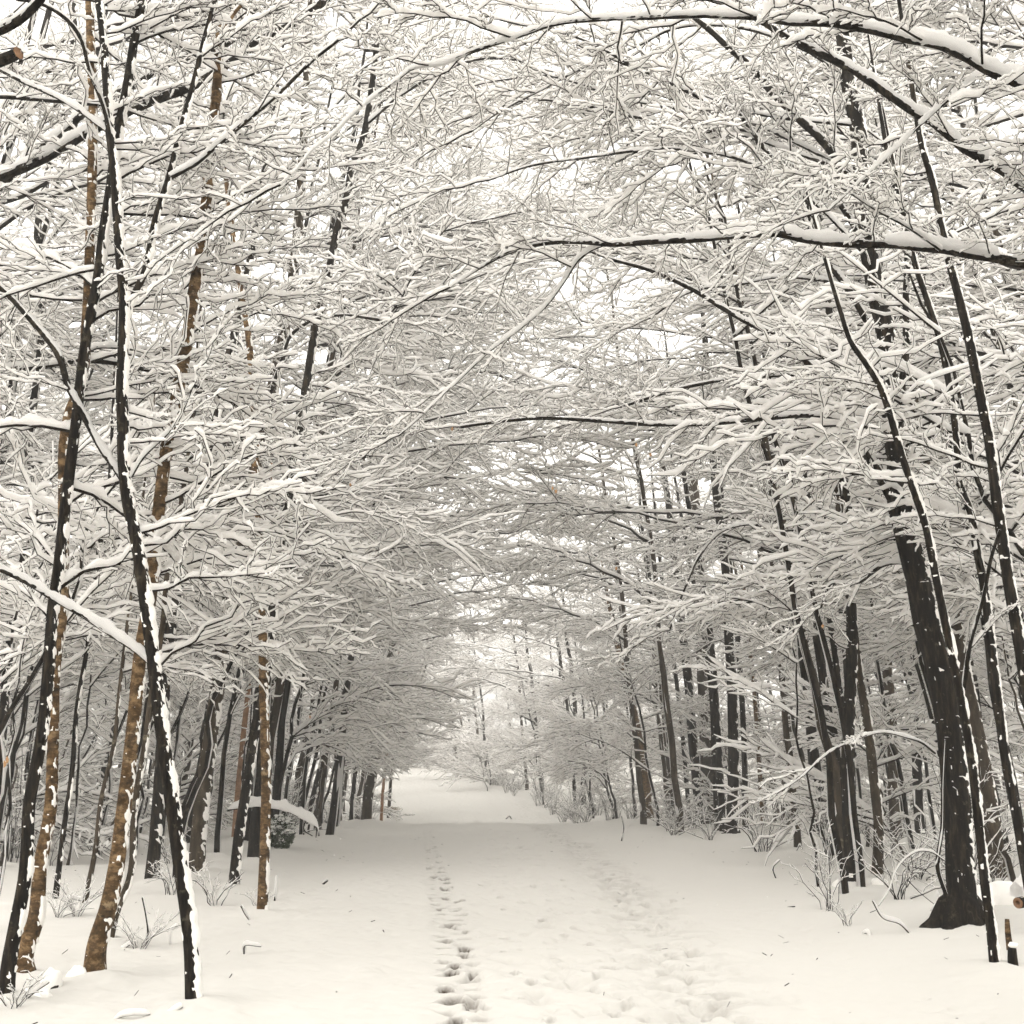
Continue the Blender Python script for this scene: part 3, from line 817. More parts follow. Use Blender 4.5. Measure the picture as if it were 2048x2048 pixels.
# right side
hero('massive dark trunk leaning left with flared roots, biggest tree on the right of the path',
     [(1925,1856),(1922,1800),(1919,1705),(1908,1543),(1896,1434),(1874,1326),(1852,1244),(1836,1163),(1814,1071),(1798,1000),(1797,958),(1787,854),(1776,751),(1768,647),(1755,595),(1740,518),(1727,440),(1722,362),(1714,248),(1699,181),(1686,78),(1678,26)],
     (56, 52, 50, 47, 42, 37, 33, 30, 24), n=5, zmin=5.5, snow=0.85, flare=0.8,
     forks=[([(1796,840),(1800,800),(1810,725),(1812,595),(1812,466),(1797,404),(1779,331),(1765,250)], (17, 13, 8))],
     limbs=[([(1792,880),(1776,828),(1755,787),(1714,766),(1673,753),(1611,748),(1533,751),(1429,763),(1326,787),(1240,815)], (14, 9, 5), dict(slen=(0.5,1.1), sprays=1.7)),
            ([(1797,999),(1766,958),(1735,906),(1704,859),(1673,839),(1621,831),(1533,836),(1429,846),(1326,849),(1169,841),(1090,836),(1014,841),(921,854)], (15, 10, 5), dict(slen=(0.5,1.2), sprays=1.7)),
            ([(1815,1075),(1780,1000),(1735,915),(1690,840),(1657,771),(1610,720),(1569,683),(1497,647),(1378,575),(1300,540),(1221,518),(1169,500)], (15, 12, 9, 4), dict(slen=(0.5,1.1), sprays=1.7)),
            ([(1740,520),(1700,440),(1662,388),(1610,345),(1548,316),(1507,269),(1471,223),(1404,192),(1331,160),(1300,145),(1240,125)], (13, 8, 4), dict(slen=(0.5,1.2), sprays=1.7)),
            ([(1725,400),(1690,340),(1631,269),(1580,223),(1533,171),(1491,124),(1455,93),(1414,57),(1370,20)], (16, 14, 9), dict(slen=(0.8,1.5), sprays=2.3)),
            ([(1735,640),(1690,570),(1640,500),(1616,440),(1605,373),(1569,331),(1528,295),(1481,259),(1429,233),(1367,223),(1300,207),(1273,202),(1195,181)], (14, 11, 8, 4), dict(slen=(0.8,1.5), sprays=2.3)),
            ([(1871,1505),(1845,1487),(1820,1478),(1765,1467),(1711,1478),(1657,1505),(1603,1553),(1554,1586)], (6, 4, 3), dict(slen=(0.3,0.5), sprays=1.2, up=0, snowf=0.7, tip=False)),
            ([(1820,1128),(1795,1125),(1755,1136),(1722,1163),(1662,1168),(1641,1217)], (8, 6, 4), dict(slen=(0.4,0.8), up=0)),
            ([(1690,150),(1600,95),(1500,60),(1420,50),(1350,57),(1273,93),(1169,135),(1081,181),(993,228),(945,262)], (8, 6, 4, 2), dict(slen=(0.9,1.7), sprays=3.0)),
            ([(1722,360),(1600,290),(1480,240),(1350,217),(1247,197),(1154,166),(1080,150),(1010,160)], (7, 5, 3), dict(slen=(0.9,1.7), sprays=3.0)),
            ([(1720,350),(1600,310),(1480,270),(1350,250),(1221,223),(1143,207),(1060,200),(990,215)], (7, 5, 3), dict(slen=(0.9,1.7), sprays=3.0)),
            ([(1740,520),(1620,400),(1480,320),(1350,298),(1169,316),(1050,335),(980,360)], (7, 5, 3), dict(slen=(0.9,1.7), sprays=3.0)),
            ([(1715,250),(1600,240),(1500,225),(1420,205),(1350,171),(1262,129),(1195,93),(1107,62),(1040,50)], (8, 6, 3), dict(slen=(0.9,1.7), sprays=3.0)),
            ([(1750,590),(1700,570),(1640,560),(1559,554),(1481,569),(1378,585),(1300,637)], (9, 6, 4), dict(slen=(0.5,1.1), sprays=1.7))])
hero('snow streaked slim trunk crossing in front of the massive one and rising to its left',
     [(1990,1944),(1983,1868),(1969,1760),(1955,1624),(1942,1515),(1923,1407),(1901,1298),(1879,1190),(1863,1109),(1852,1054),(1828,983),(1802,906),(1780,830),(1761,776),(1730,725),(1704,688),(1680,620)],
     (19, 17, 15, 13, 9), n=8, zmin=4.0, slen=(0.8, 1.4), snow=1.5, flare=0.15, ext=1.5)
hero('slim dark trunk right of the massive one, leaning left, with a snow line along it',
     [(2062,1800),(2031,1624),(2010,1515),(1996,1407),(1983,1298),(1966,1163),(1950,1081),(1942,1027),(1921,973),(1913,880),(1895,751),(1875,663),(1849,585),(1833,538),(1815,460)],
     (19, 17, 14, 12, 10), n=9, zmin=3.6, slen=(0.9, 1.6), snow=1.3, Y=11.5, ext=1.5)
hero('long dark leaning trunk at the right border of the photo, curving up to the left',
     [(2100,1760),(2078,1520),(2048,1347),(2031,1244),(2015,1152),(2001,1054),(1993,1000),(1988,958),(1973,854),(1952,751),(1931,647),(1908,559),(1885,466),(1867,373),(1843,290),(1828,200)],
     (24, 22, 20, 18, 14, 10), n=9, zmin=3.8, slen=(0.9, 1.6), snow=1.25, Y=10.5,
     limbs=[([(1926,1380),(1945,1270),(1968,1190),(1984,1110),(2000,1060)], (9, 6), dict(sprays=0.8, slen=(0.4,0.8), tip=False))])
hero('medium dark trunk standing behind the bare bush on the right, mossy foot',
     [(1708,1772),(1700,1651),(1695,1543),(1698,1434),(1703,1326),(1703,1217),(1698,1081),(1692,1000),(1686,958),(1680,880),(1672,780),(1665,700)],
     (30, 24, 21, 20, 16), n=16, zmin=3.6, snow=0.8,
     limbs=[([(1699,1068),(1722,1045),(1738,1027),(1760,985)], (7, 5), dict(sprays=1)), ([(1697,1075),(1670,1050),(1640,1015),(1600,990)], (8, 5), dict(sprays=1.5)),
            ([(1640,1090),(1619,1065),(1554,1060),(1494,1049),(1440,1065),(1402,1109),(1369,1179),(1340,1260)], (7, 5, 4), dict(sprays=2, slen=(0.6,1.1), up=0))])
hero('lichen spotted trunk with a snow covered foot, just left of the massive trunk',
     [(1755,1760),(1757,1651),(1746,1543),(1733,1434),(1719,1353),(1706,1240),(1690,1120)], (21, 18, 13), BARK_GREY, n=10, zmin=3.0, snow=1.0)
for pts, w, Y, lab, mt in [
    ([(1685,1640),(1679,1553),(1668,1478),(1654,1407),(1638,1298),(1624,1217),(1611,1136),(1592,1027),(1580,968),(1560,860),(1540,760)], (20, 17, 13), 22, 'dark trunk leaning left, first of the pair left of the medium trunk, right woods', BARK_DARK),
    ([(1700,1600),(1690,1450),(1676,1353),(1660,1244),(1641,1136),(1624,1027),(1611,958),(1596,860)], (13, 11, 9), 20, 'thin dark trunk close to the left of the medium trunk', BARK_DARK),
    ([(1706,1610),(1698,1400),(1684,1217),(1668,1109),(1646,1027),(1625,940),(1600,850)], (15, 14, 11), 24, 'dark trunk hidden low behind the medium trunk and leaning out to its left above', BARK_DARK),
    ([(1464,1670),(1467,1543),(1464,1380),(1456,1244),(1451,1136),(1440,1043),(1434,1000),(1425,900),(1418,780),(1410,680)], (24, 18, 16, 12), None, 'straight dark trunk at the right path edge, thickest of the clump there', BARK_DARK),
    ([(1447,1668),(1440,1543),(1432,1407),(1418,1244),(1402,1136),(1380,1027),(1365,930)], (14, 12, 9), 33.3, 'dark trunk sharing a foot with the straight one at the right path edge', BARK_DARK),
    ([(1434,1655),(1428,1515),(1422,1380),(1408,1271),(1390,1180),(1375,1100)], (10, 8), 35, 'thin dark stem on the left flank of the clump at the right path edge', BARK_DARK),
    ([(1399,1612),(1386,1488),(1378,1380),(1367,1271),(1353,1163),(1340,1027),(1325,930)], (20, 17, 12), 41, 'dark trunk with snow speckles behind the clump at the right path edge', BARK_DARK),
    ([(1418,1600),(1413,1461),(1407,1326),(1402,1200),(1395,1080),(1385,950)], (30, 27, 20), 43, 'broad grey brown trunk behind the clump at the right path edge', BARK_GREY),
    ([(1377,1612),(1364,1461),(1348,1326),(1331,1220),(1318,1100)], (9, 7), 42, 'thin stem left of the speckled trunk, right path edge', BARK_DARK),
    ([(1491,1651),(1489,1515),(1483,1380),(1474,1260),(1462,1150)], (12, 10), 36, 'thin dark trunk just right of the clump at the right path edge', BARK_DARK),
    ([(1524,1618),(1516,1488),(1508,1380),(1500,1300),(1490,1200)], (9, 7), 40, 'thin brown stem standing free in the snow, right woods', BARK_BROWN),
    ([(1573,1600),(1576,1461),(1567,1353),(1546,1260),(1530,1160)], (22, 17), 40, 'grey trunk further back in the right woods, snow on its left', BARK_GREY),
    ([(1980,1650),(1975,1608),(1961,1515),(1945,1434),(1925,1330),(1900,1200),(1880,1090)], (40, 32, 24), 18, 'wide dark trunk hidden behind the slim front trunks at the far right', BARK_GREY),
    ([(1788,1600),(1784,1461),(1776,1353),(1765,1240),(1750,1120)], (22, 18), 32, 'grey trunk in the background just left of the massive trunk', BARK_GREY),
    ([(1836,1600),(1832,1470),(1822,1350),(1808,1240),(1795,1140)], (20, 16), 34, 'dark trunk in the background close beside the massive trunk', BARK_DARK),
    ([(1298,1612),(1289,1529),(1276,1463),(1262,1397),(1249,1353),(1235,1290)], (16, 12), 49, 'brownish leaning tree standing alone where the path bends, right side', BARK_BROWN),
    ([(896,1528),(896,1446),(893,1380),(890,1290)], (9, 7), 113, 'far upright trunk at the end of the path', BARK_GREY)]:
    hero(lab, pts, w, mt, Y=Y, n=9, zmin=5.0, slen=(1.3, 2.6), snow=0.7, flare=0.3, ext=4)

# trees whose trunks stand outside the picture and whose boughs reach in
hero('tree outside the right border whose long arched bough spans the top of the photo',
     [(2420,2000),(2400,1500),(2370,1000),(2330,600),(2290,300),(2250,120)], (60, 50, 34), Y=7.2, n=8, zmin=4.0, slen=(0.8,1.5), flare=0.4,
     limbs=[([(2290,330),(2160,245),(2048,171),(1973,140),(1921,109),(1885,93),(1818,78),(1740,60),(1662,47),(1585,44),(1507,34),(1404,31),(1300,35),(1273,36),(1169,41),(1118,47),(1040,72),(962,98),(885,127),(817,142),(797,160),(755,191),(703,233),(667,269),(626,300),(600,331),(560,370)], (24, 20, 17, 13, 9, 7, 5, 3, 2), dict(ys=(7.2, 8.4), slen=(0.7,1.5), sprays=3.0, snowf=1.5)),
            ([(2330,560),(2180,450),(2048,373),(1999,336),(1921,290),(1869,248),(1818,217),(1766,181),(1714,145),(1636,104),(1569,72),(1507,36),(1450,10)], (22, 19, 16, 8), dict(ys=(7.3, 9.0), slen=(0.6,1.2), sprays=1.8, snowf=1.15)),
            ([(1973,142),(1940,165),(1890,205),(1840,250),(1790,300),(1740,345),(1660,420)], (9, 6, 3), dict(ys=(7.6, 7.0), slen=(0.4,0.9), sprays=2, up=0))])
hero('tree outside the right border with one long level bough crossing the upper middle',
     [(2500,2010),(2480,1500),(2440,1000),(2400,620),(2360,300)], (50, 40, 28), Y=8.0, n=7, zmin=4.5, slen=(0.8,1.5), flare=0.4,
     limbs=[([(2400,640),(2220,560),(2048,528),(1921,505),(1818,492),(1673,484),(1611,479),(1559,468),(1481,471),(1378,479),(1300,484),(1221,489),(1169,485),(1092,487),(1014,507),(952,541),(900,575)], (20, 18, 15, 12, 8, 3), dict(ys=(8.0, 9.2), slen=(0.6,1.3), sprays=2.8, snowf=1.4)),
            ([(1210,488),(1182,500),(1156,520),(1128,562),(1092,611),(1040,657),(983,699),(911,766),(854,823),(800,870)], (7, 5, 2.5), dict(ys=(8.9, 9.4), slen=(0.5,0.9), sprays=2.5)),
            ([(1880,500),(1820,455),(1750,420),(1690,380)], (7, 4), dict(ys=(8.2, 7.6), slen=(0.4,0.8), sprays=1.5))])
hero('tree outside the left border, its thick snowy boughs rising across the upper left',
     [(-330,1950),(-320,1500),(-300,1000),(-270,600),(-240,300)], (60, 48, 36), Y=9.5, n=7, zmin=4.5, slen=(0.9,1.6), flare=0.4,
     limbs=[([(-260,420),(-60,370),(60,330),(171,269),(290,207),(383,171),(455,129),(518,83),(585,47),(631,16),(680,-30)], (20, 18, 14), dict(ys=(9.5, 11), slen=(0.7,1.4), sprays=1.8, snowf=1.15)),
            ([(-250,470),(-40,400),(62,311),(129,259),(190,210),(274,166),(331,129),(450,88),(518,31),(560,0)], (18, 16, 11), dict(ys=(10, 12), slen=(0.7,1.4), sprays=1.8, snowf=1.1)),
            ([(-290,800),(-100,745),(52,735),(103,730),(155,722),(233,727),(290,738),(352,756),(400,775)], (13, 11, 7), dict(ys=(9.5, 10.2), slen=(0.5,1.1), sprays=1.6, snowf=1.1)),
            ([(160,724),(181,700),(270,698),(311,699),(357,696),(404,712)], (8, 5), dict(ys=(9.9, 10.4), slen=(0.5,0.9), sprays=2)),
            ([(-270,260),(-60,200),(0,194),(78,199),(150,205),(200,210)], (10, 6), dict(ys=(9.5, 9.2), slen=(0.5,0.9), sprays=1.6))])
hero('nearest tree outside the upper left corner, showing a heavily snow covered bough there',
     [(-560,2050),(-540,1500),(-480,900),(-400,400),(-330,200)], (70, 52, 40), Y=6.3, n=3, zmin=5.0, slen=(0.6,1.0), flare=0.4,
     limbs=[([(-330,180),(-150,110),(-40,75),(10,57),(40,40),(70,12),(100,-30),(130,-80)], (20, 18, 14), dict(ys=(6.3, 6.0), slen=(0.3,0.6), sprays=0.5, snowf=1.5, tip=False)),
            ([(-380,330),(-200,215),(-80,155),(0,122),(20,114),(36,106)], (28, 25, 24), dict(ys=(6.3, 6.0), slen=(0.3,0.5), sprays=0.0, snowf=0.9, tip=False, label='sawn off bough end with pale brown cut face'))])

# ------------------------------------------------------------ woods behind: templates with trunk, crown and snow, copied as individuals
def merge_spray(bb, sb, which, p, az, sc, roll, rng):
    b, s = LIB[which][4], LIB[which][5]
    c, sn = math.cos(az), math.sin(az)
    M = np.array([[c, -sn, 0], [sn, c, 0], [0, 0, 1]]) * sc
    tilt = np.array([[1, 0, 0], [0, math.cos(roll), -math.sin(roll)], [0, math.sin(roll), math.cos(roll)]])
    M = M @ tilt
    for src, dst in ((b, bb), (s, sb)):
        for kk in range(len(src.v)):
            pass
    Vb = b.V @ M.T + p; Vs = s.V @ M.T + p
    bb.add(Vb, b.Q); sb.add(Vs, s.Q if s.Q is not None else None, s.T)

def light_spray(length, elev, rng, fat=1.25):
    """a cheaper branch for trees seen far away: same growth, two orders of twigs"""
    K = 6; s = np.linspace(0, 1, K); e = math.radians(elev); arc = rng.uniform(0.08, 0.3)
    P = np.stack([length * s * math.cos(e), length * rng.normal(0, 0.1) * s ** 2, length * (s * math.sin(e) - arc * s ** 2.2)], 1)[None]
    r = 0.014 * (1 - 0.8 * s)[None] + 0.003
    A, RA = grow(P, r, 7, 0.1, 0.97, 0.62, 42, 6, rng, 0.6, 0.05, 0.04, rmin=0.0055)
    B, RB = grow(A, RA, 3, 0.12, 0.97, 0.52, 40, 5, rng, 0.8, 0.04, 0.05, 0.14, rmin=0.0045)
    bark, snow = Bag(), Bag()
    for (p, rr_) in ((P, r), (A, RA), (B, RB)): bark.add(*tube(p, rr_, 3))
    for (p, rr_, w, h) in ((P, r, 0.018, 0.038), (A, RA, 0.014, 0.032), (B, RB, 0.012, 0.027)):
        snow.add(*snow_caps(p, rr_, 4, rng, w * fat, h * fat, 0.12))
    pick = A[rng.random(len(A)) < 0.4][:, 2]
    V, F = blobs(pick, rng.uniform(0.02, 0.045, len(pick)) * fat, rng); snow.add(V, None, F)
    return bark, snow

class Flat: pass
def flatten(b):
    f = Flat(); f.V = np.concatenate(b.v)
    f.Q = np.concatenate(b.q) if b.q else None
    f.T = np.concatenate(b.t) if b.t else None
    return f
FAR = []
rf = np.random.default_rng(77)
for k in range(10):
    el = [5, 20, 40, 55, -5][k % 5]; L = [1.6, 2.3][k % 2]
    b, s = light_spray(L, el, rf)
    FAR.append((L, el, flatten(b), flatten(s)))

def tree_template(height, rbase, nspray, zlo, rng, lean=0.0, reach=1.0, bias=0.5, bark=BARK_DARK, limbs=5, lz=(0.25, 0.85), lup=(0.35, 0.9)):
    """local +x is the side that reaches out over the path"""
    K = 22; s = np.linspace(0, 1, K)
    P = np.stack([lean * s ** 1.3 * height + 0.10 * np.cumsum(rng.normal(0, 1, K)) * 0.5, 0.10 * np.cumsum(rng.normal(0, 1, K)) * 0.5, -0.3 + s * (height + 0.3)], 1)
    R = rbase * (1 - 0.8 * s ** 1.2)
    Vf, Q, T3, V = trunk_mesh(P, R, 9, rng, 0.06, 0.35)
    tm = mesh_np('trunk', Vf, Q, True, bark, T3)
    W, Qs = trunk_snow(V, P, R, rng, 0.95)
    bb, sb = Bag(), Bag()
    sb.add(W, Qs)
    starts = []
    # limbs: arching out and up
    for k in range(limbs):
        t = rng.uniform(*lz); i = int(t * (K - 1))
        az = rng.normal(0, 0.6) if rng.random() < bias else rng.uniform(0, 6.28)
        Lh = reach * rng.uniform(1.8, 3.4) * (1.1 - 0.5 * t)
        kk = 9 if Lh < 5 else 13; q = np.linspace(0, 1, kk)
        up = rng.uniform(*lup)
        D = np.array([math.cos(az), math.sin(az), 0])
        LP = P[i] + D * (q * Lh)[:, None] + np.array([0, 0, 1.0]) * (Lh * up * (q - 0.42 * q ** 2))[:, None] + rng.normal(0, 0.03, (kk, 3)) * (q > 0)[:, None]
        LR = R[i] * 0.42 * (1 - 0.8 * q) + 0.006
        bb.add(*tube(LP[None], LR[None], 5)); sb.add(*snow_caps(LP[None], LR[None], 6, rng, 0.02, 0.035, 0.05))
        for j in range(2, kk):
            for sd in (-1, 1):
                if rng.random() < 0.46: starts.append((LP[j], az + sd * rng.uniform(0.4, 1.3), 10 + rng.normal(0, 15), 0.85))
        starts.append((LP[-1], az, 10, 1))
    for k in range(nspray):
        t = zlo / height + (1 - zlo / height) * rng.random() ** 0.9; i = min(K - 1, int(t * (K - 1)))
        az = rng.normal(0, 0.7) if rng.random() < bias else rng.uniform(0, 6.28)
        starts.append((P[i], az, 10 + 35 * t + rng.normal(0, 12), 1.15 - 0.4 * t))
    for (p, az, el, sc) in starts:
        w = min(range(len(FAR)), key=lambda i: abs(FAR[i][1] - el) + rng.random() * 14)
        _, _, b, sn = FAR[w]
        c, s_ = math.cos(az), math.sin(az); ro = rng.normal(0, 0.15)
        M = np.array([[c, -s_, 0], [s_, c, 0], [0, 0, 1]]) @ np.array([[1, 0, 0], [0, math.cos(ro), -math.sin(ro)], [0, math.sin(ro), math.cos(ro)]]) * sc * rng.uniform(0.8, 1.15)
        bb.add(b.V @ M.T + p, b.Q); sb.add(sn.V @ M.T + p, sn.Q, sn.T)
    return tm, bb.mesh('crown', TWIG), sb.mesh('crown_snow', SNOW)

rt = np.random.default_rng(99)
TEMPL = {'tall': [tree_template(rt.uniform(13, 17), 0.09 + 0.028 * k, 11, 4.0, rt, 0.10, 1.2, 0.5, [BARK_DARK, BARK_GREY, BARK_DARK][k], 4) for k in range(3)],
         'arch': [tree_template(rt.uniform(15, 19), 0.10, 8, 6.0, rt, 0.10, 2.1, 0.8, [BARK_DARK, BARK_GREY][k % 2], 7, (0.28, 0.95), (0.2, 0.8)) for k in range(3)],
         'slim': [tree_template(rt.uniform(7, 10), 0.06, 12, 2.6, rt, 0.18, 0.9, 0.5, BARK_DARK, 3) for k in range(3)],
         'pole': [tree_template(rt.uniform(12, 15), [0.045, 0.06, 0.085][k], 5, 7.0, rt, 0.14, 0.9, 0.5, [BARK_DARK, BARK_DARK, BARK_GREY][k], 2, (0.6, 0.95)) for k in range(3)],
         'stem': [tree_template(rt.uniform(5, 8), 0.026 + 0.008 * k, 5, 3.0, rt, [0.05, 0.18, 0.28][k], 0.5, 0.5, [BARK_DARK, BARK_GREY, BARK_DARK][k], 1, (0.6, 0.9)) for k in range(3)],
         'young': [tree_template(rt.uniform(2.6, 4.2), 0.022, 16, 0.5, rt, 0.10, 0.35, 0.3, BARK_GREY, 1) for k in range(3)]}
print('templates', {k: [sum(len(m.polygons) for m in t) for t in v] for k, v in TEMPL.items()})

def place(kind, x, y, rz, sc, label, group, rng, name=None):
    ti = int(rng.integers(0, len(TEMPL[kind])))
    tm, cm, sm = TEMPL[kind][ti]
    if kind in ('pole', 'tall') and 'viewpoint' not in label:
        adj = ['thin ', 'slim ', 'stouter '][ti]; label = adj + label; group = adj + group
    z = float(ground_z(x, y))
    t = thing(name or {'tall': 'tree', 'arch': 'tree', 'stem': 'slender_tree', 'pole': 'tree', 'slim': 'slender_tree', 'young': 'sapling'}[kind], label, 'tree' if kind != 'young' else 'sapling', (x, y, z), rz, group)
    t.scale = (sc, sc, sc * rng.uniform(0.92, 1.08))
    part('trunk', tm, t)
    c = part('crown', cm, t, True)
    part('crown_snow', sm, c, True)
    return t

SECT = [(-1.0, -0.40, 'far left'), (-0.40, -0.30, 'behind the brown trunks'), (-0.30, -0.22, 'behind the grey trunk'),
        (-0.22, -0.13, 'behind the evergreen bush'), (-0.13, -0.06, 'where the path bends away'), (-0.06, 0.06, 'straight above the path'),
        (0.06, 0.15, 'beyond the lone brownish tree'), (0.15, 0.24, 'behind the dark clump'),
        (0.24, 0.33, 'behind the medium trunk'), (0.33, 0.42, 'behind the massive trunk'), (0.42, 1.0, 'far right')]
def sector(x, y):
    a = x / y
    for lo, hi, n in SECT:
        if lo <= a < hi: return n
    return SECT[-1][2]
def far_word(y): return 'in the near woods' if y < 28 else ('in the deep woods' if y < 60 else 'in the far haze')

rp = np.random.default_rng(4)
taken = list(TRUNKS_MADE)
def bend_gap(x, y):      # the open snow where the path turns away to the left
    return 47 < y < 106 and x < path_centre(y) and x / y > -0.125
def scatter(kind, n, ylo, yhi, mind, word, edge=1.2, scl=(0.85, 1.2), apex=0.60, ypow=1.0):
    made = 0; tries = 0
    while made < n and tries < n * 60:
        tries += 1
        y = ylo + (yhi - ylo) * rp.random() ** ypow
        x = rp.uniform(-apex, apex) * y
        d = abs(x - path_centre(y)) - path_half(y)
        if d < edge and y < 104: continue
        if bend_gap(x, y): continue
        if y < 9 or (0.14 < x / y < 0.25 and y < 40) or (kind == 'stem' and 0.31 < x / y < 0.41): continue
        if any((x - a) ** 2 + (y - b) ** 2 < mind ** 2 for a, b in taken): continue
        taken.append((x, y))
        side = x < path_centre(y)
        rz = (0 if side else math.pi) + rp.normal(0, 0.5)
        se, fw = sector(x, y), far_word(y)
        place(kind, x, y, rz, rp.uniform(*scl), f'{word} {fw}, {se}', f'{word} {fw} {se}', rp)
        made += 1
    print(kind, made)
def put(kd, x, y, rz, sc, w):
    taken.append((x, y))
    se, fw = sector(x, y), far_word(y)
    return place(kd, x, y, rz, sc, f'{w} {fw}, {se}', f'{w} {fw} {se}', rp)
# tall trees on both verges whose long boughs meet over the path
for x, y in ((-9.4, 16.5), (11.4, 17.0), (9.9, 18.2), (-9.6, 16.6), (10.3, 24.0), (4.8, 33.5), (-5.0, 22.0), (-10.2, 19.5), (11.0, 21.5), (-6.4, 27.0), (8.2, 30.0), (-6.0, 36.0), (4.6, 41.0), (-5.2, 24.0), (-5.0, 31.5), (9.2, 34.0)):
    put('arch', x, y, (0 if x < 0 else math.pi) + rp.normal(0, 0.25), 1.08, 'tall arching tree')
for k in range(17):
    y = 16 + 71 * (k / 17) ** 1.3
    for sd in (-1, 1):
        x = path_centre(y) + sd * (path_half(y) + rp.uniform(1.2, 4.0) + (5.5 if y < 22 else 0))
        if (0.13 < x / y < 0.26 and y < 42) or bend_gap(x, y): continue
        if any((x - a) ** 2 + (y - b) ** 2 < 0.5 ** 2 for a, b in taken): continue
        put('arch' if y < 40 or k % 3 == 0 else 'tall', x, y, (0 if sd < 0 else math.pi) + rp.normal(0, 0.35), rp.uniform(0.85, 1.1), 'tall arching tree')
# unseen woods beside and behind the camera, added to shade the near ground
for k in range(9):
    y = -16 + 2.35 * k
    for sd in (-1, 1):
        x = sd * (4.3 + rp.uniform(0, 1.8))
        taken.append((x, y))
        place('arch', x, y, (-0.5 if sd < 0 else math.pi + 0.5) + rp.normal(0, 0.2), rp.uniform(0.9, 1.1), 'tall tree added for shade beside or behind the viewpoint, outside the picture', 'added shade trees around the viewpoint', rp)
for k in range(9):
    y = 26 + 60 * (k / 9) ** 1.0
    for sd in (-1, 1):
        x = path_centre(y) + sd * (path_half(y) + rp.uniform(0.9, 2.6))
        if (0.13 < x / y < 0.26 and y < 42) or bend_gap(x, y): continue
        if any((x - a) ** 2 + (y - b) ** 2 < 0.8 ** 2 for a, b in taken): continue
        put('slim', x, y, (0 if sd < 0 else math.pi) + rp.normal(0, 0.35), rp.uniform(0.7, 1.0), 'short leaning tree')
scatter('pole', 110, 15, 62, 0.8, 'bare trunk', edge=0.9)
scatter('stem', 70, 11, 46, 0.5, 'thin straight stem', edge=1.1)
scatter('slim', 18, 22, 60, 1.1, 'slender snow laden tree')
scatter('tall', 22, 20, 75, 1.9, 'tall snowy tree')
scatter('tall', 32, 75, 140, 2.4, 'tall snowy tree', edge=0.5, apex=0.42)
scatter('tall', 30, 96, 170, 2.2, 'distant tree', edge=0.3, apex=0.16)
scatter('young', 90, 96, 140, 0.8, 'distant snow bent sapling', edge=0.2, apex=0.14)
scatter('young', 36, 20, 50, 0.9, 'low snow bent sapling', edge=1.5)
scatter('young', 60, 50, 125, 0.9, 'low snow bent sapling', edge=0.1, apex=0.30)
tot = sum(sum(len(p.vertices) - 2 for p in m.polygons) for m in bpy.data.meshes) if False else sum(len(m.loops) - 2 * len(m.polygons) for m in bpy.data.meshes)
print('TRIANGLES', tot)

# ------------------------------------------------------------ undergrowth
def shrub_template(rng, n, hgt, spread, tw=3):
    st, rr_ = [], []
    K = 6; s = np.linspace(0, 1, K)
    for k in range(n):
        az = rng.uniform(0, 6.28); o = rng.uniform(0, 0.12); h = hgt * rng.uniform(0.5, 1.1); sp = spread * rng.uniform(0.2, 1.0)
        D = np.array([math.cos(az), math.sin(az), 0])
        P = D * (o + sp * s ** 1.5)[:, None] + np.array([0, 0, 1.0]) * (h * (s - rng.uniform(0.05, 0.4) * s ** 3) - 0.06)[:, None] + rng.normal(0, 0.018, (K, 3))
        st.append(P); rr_.append(0.006 * rng.uniform(0.7, 1.5) * (1 - 0.7 * s) + 0.0015)
    P, R = np.array(st), np.array(rr_)
    A, RA = grow(P, R, tw, 0.25, 0.97, 0.42, 42, 5, rng, 0.8, 0.02, 0.05, rmin=0.0022)
    B, RB = grow(A, RA, 2, 0.2, 0.97, 0.45, 42, 4, rng, 0.8, 0.02, 0.05, rmin=0.0018)
    b, sn = Bag(), Bag()
    for a, r in ((P, R), (A, RA), (B, RB)):
        b.add(*tube(a, r, 3)); sn.add(*snow_caps(a, r, 4, rng, 0.0035, 0.009, 0.25))
    c = A[rng.random(len(A)) < 0.25][:, 2]
    V, F = blobs(c, rng.uniform(0.015, 0.03, len(c)), rng); sn.add(V, None, F)
    return b.mesh('stems', TWIG), sn.mesh('snow_load', SNOW)
ru = np.random.default_rng(303)
SHRUBS = [shrub_template(ru, n, h, s) for n, h, s in ((10, 1.1, 0.6), (12, 1.6, 0.7), (8, 0.7, 0.5), (12, 0.9, 1.0))]
def shrub(x, y, sc, label, group=None, which=None, rng=ru, name='shrub'):
    if which is None:
        which = int(rng.integers(0, 4)); adj = ['knee high ', 'waist high ', 'tiny ', 'wide ' ][which]; label = adj + label; group = adj + group
    bm_, sm_ = SHRUBS[which]
    t = thing(name, label, 'shrub', (x, y, float(ground_z(x, y))), rng.uniform(0, 6.28), group)
    t.scale = (sc, sc, sc * rng.uniform(0.8, 1.15))
    c = part('stems', bm_, t, True); part('snow_load', sm_, c, True)
    return t
made = 0
while made < 210:
    y = 15 + 95 * ru.random() ** 0.9
    x = ru.uniform(-0.5, 0.5) * y
    d = abs(x - path_centre(y)) - path_half(y)
    if (y > 47 and d < 0.2) or (y <= 47 and d < 2.0): continue
    if bend_gap(x, y): continue
    if y > 47 and abs(x / y) > 0.3 and ru.random() < 0.7: continue
    se, fw = sector(x, y), far_word(y)
    shrub(x, y, ru.uniform(0.8, 1.5), f'snowy shrub {fw}, {se}', f'snowy shrubs {fw} {se}')
    made += 1
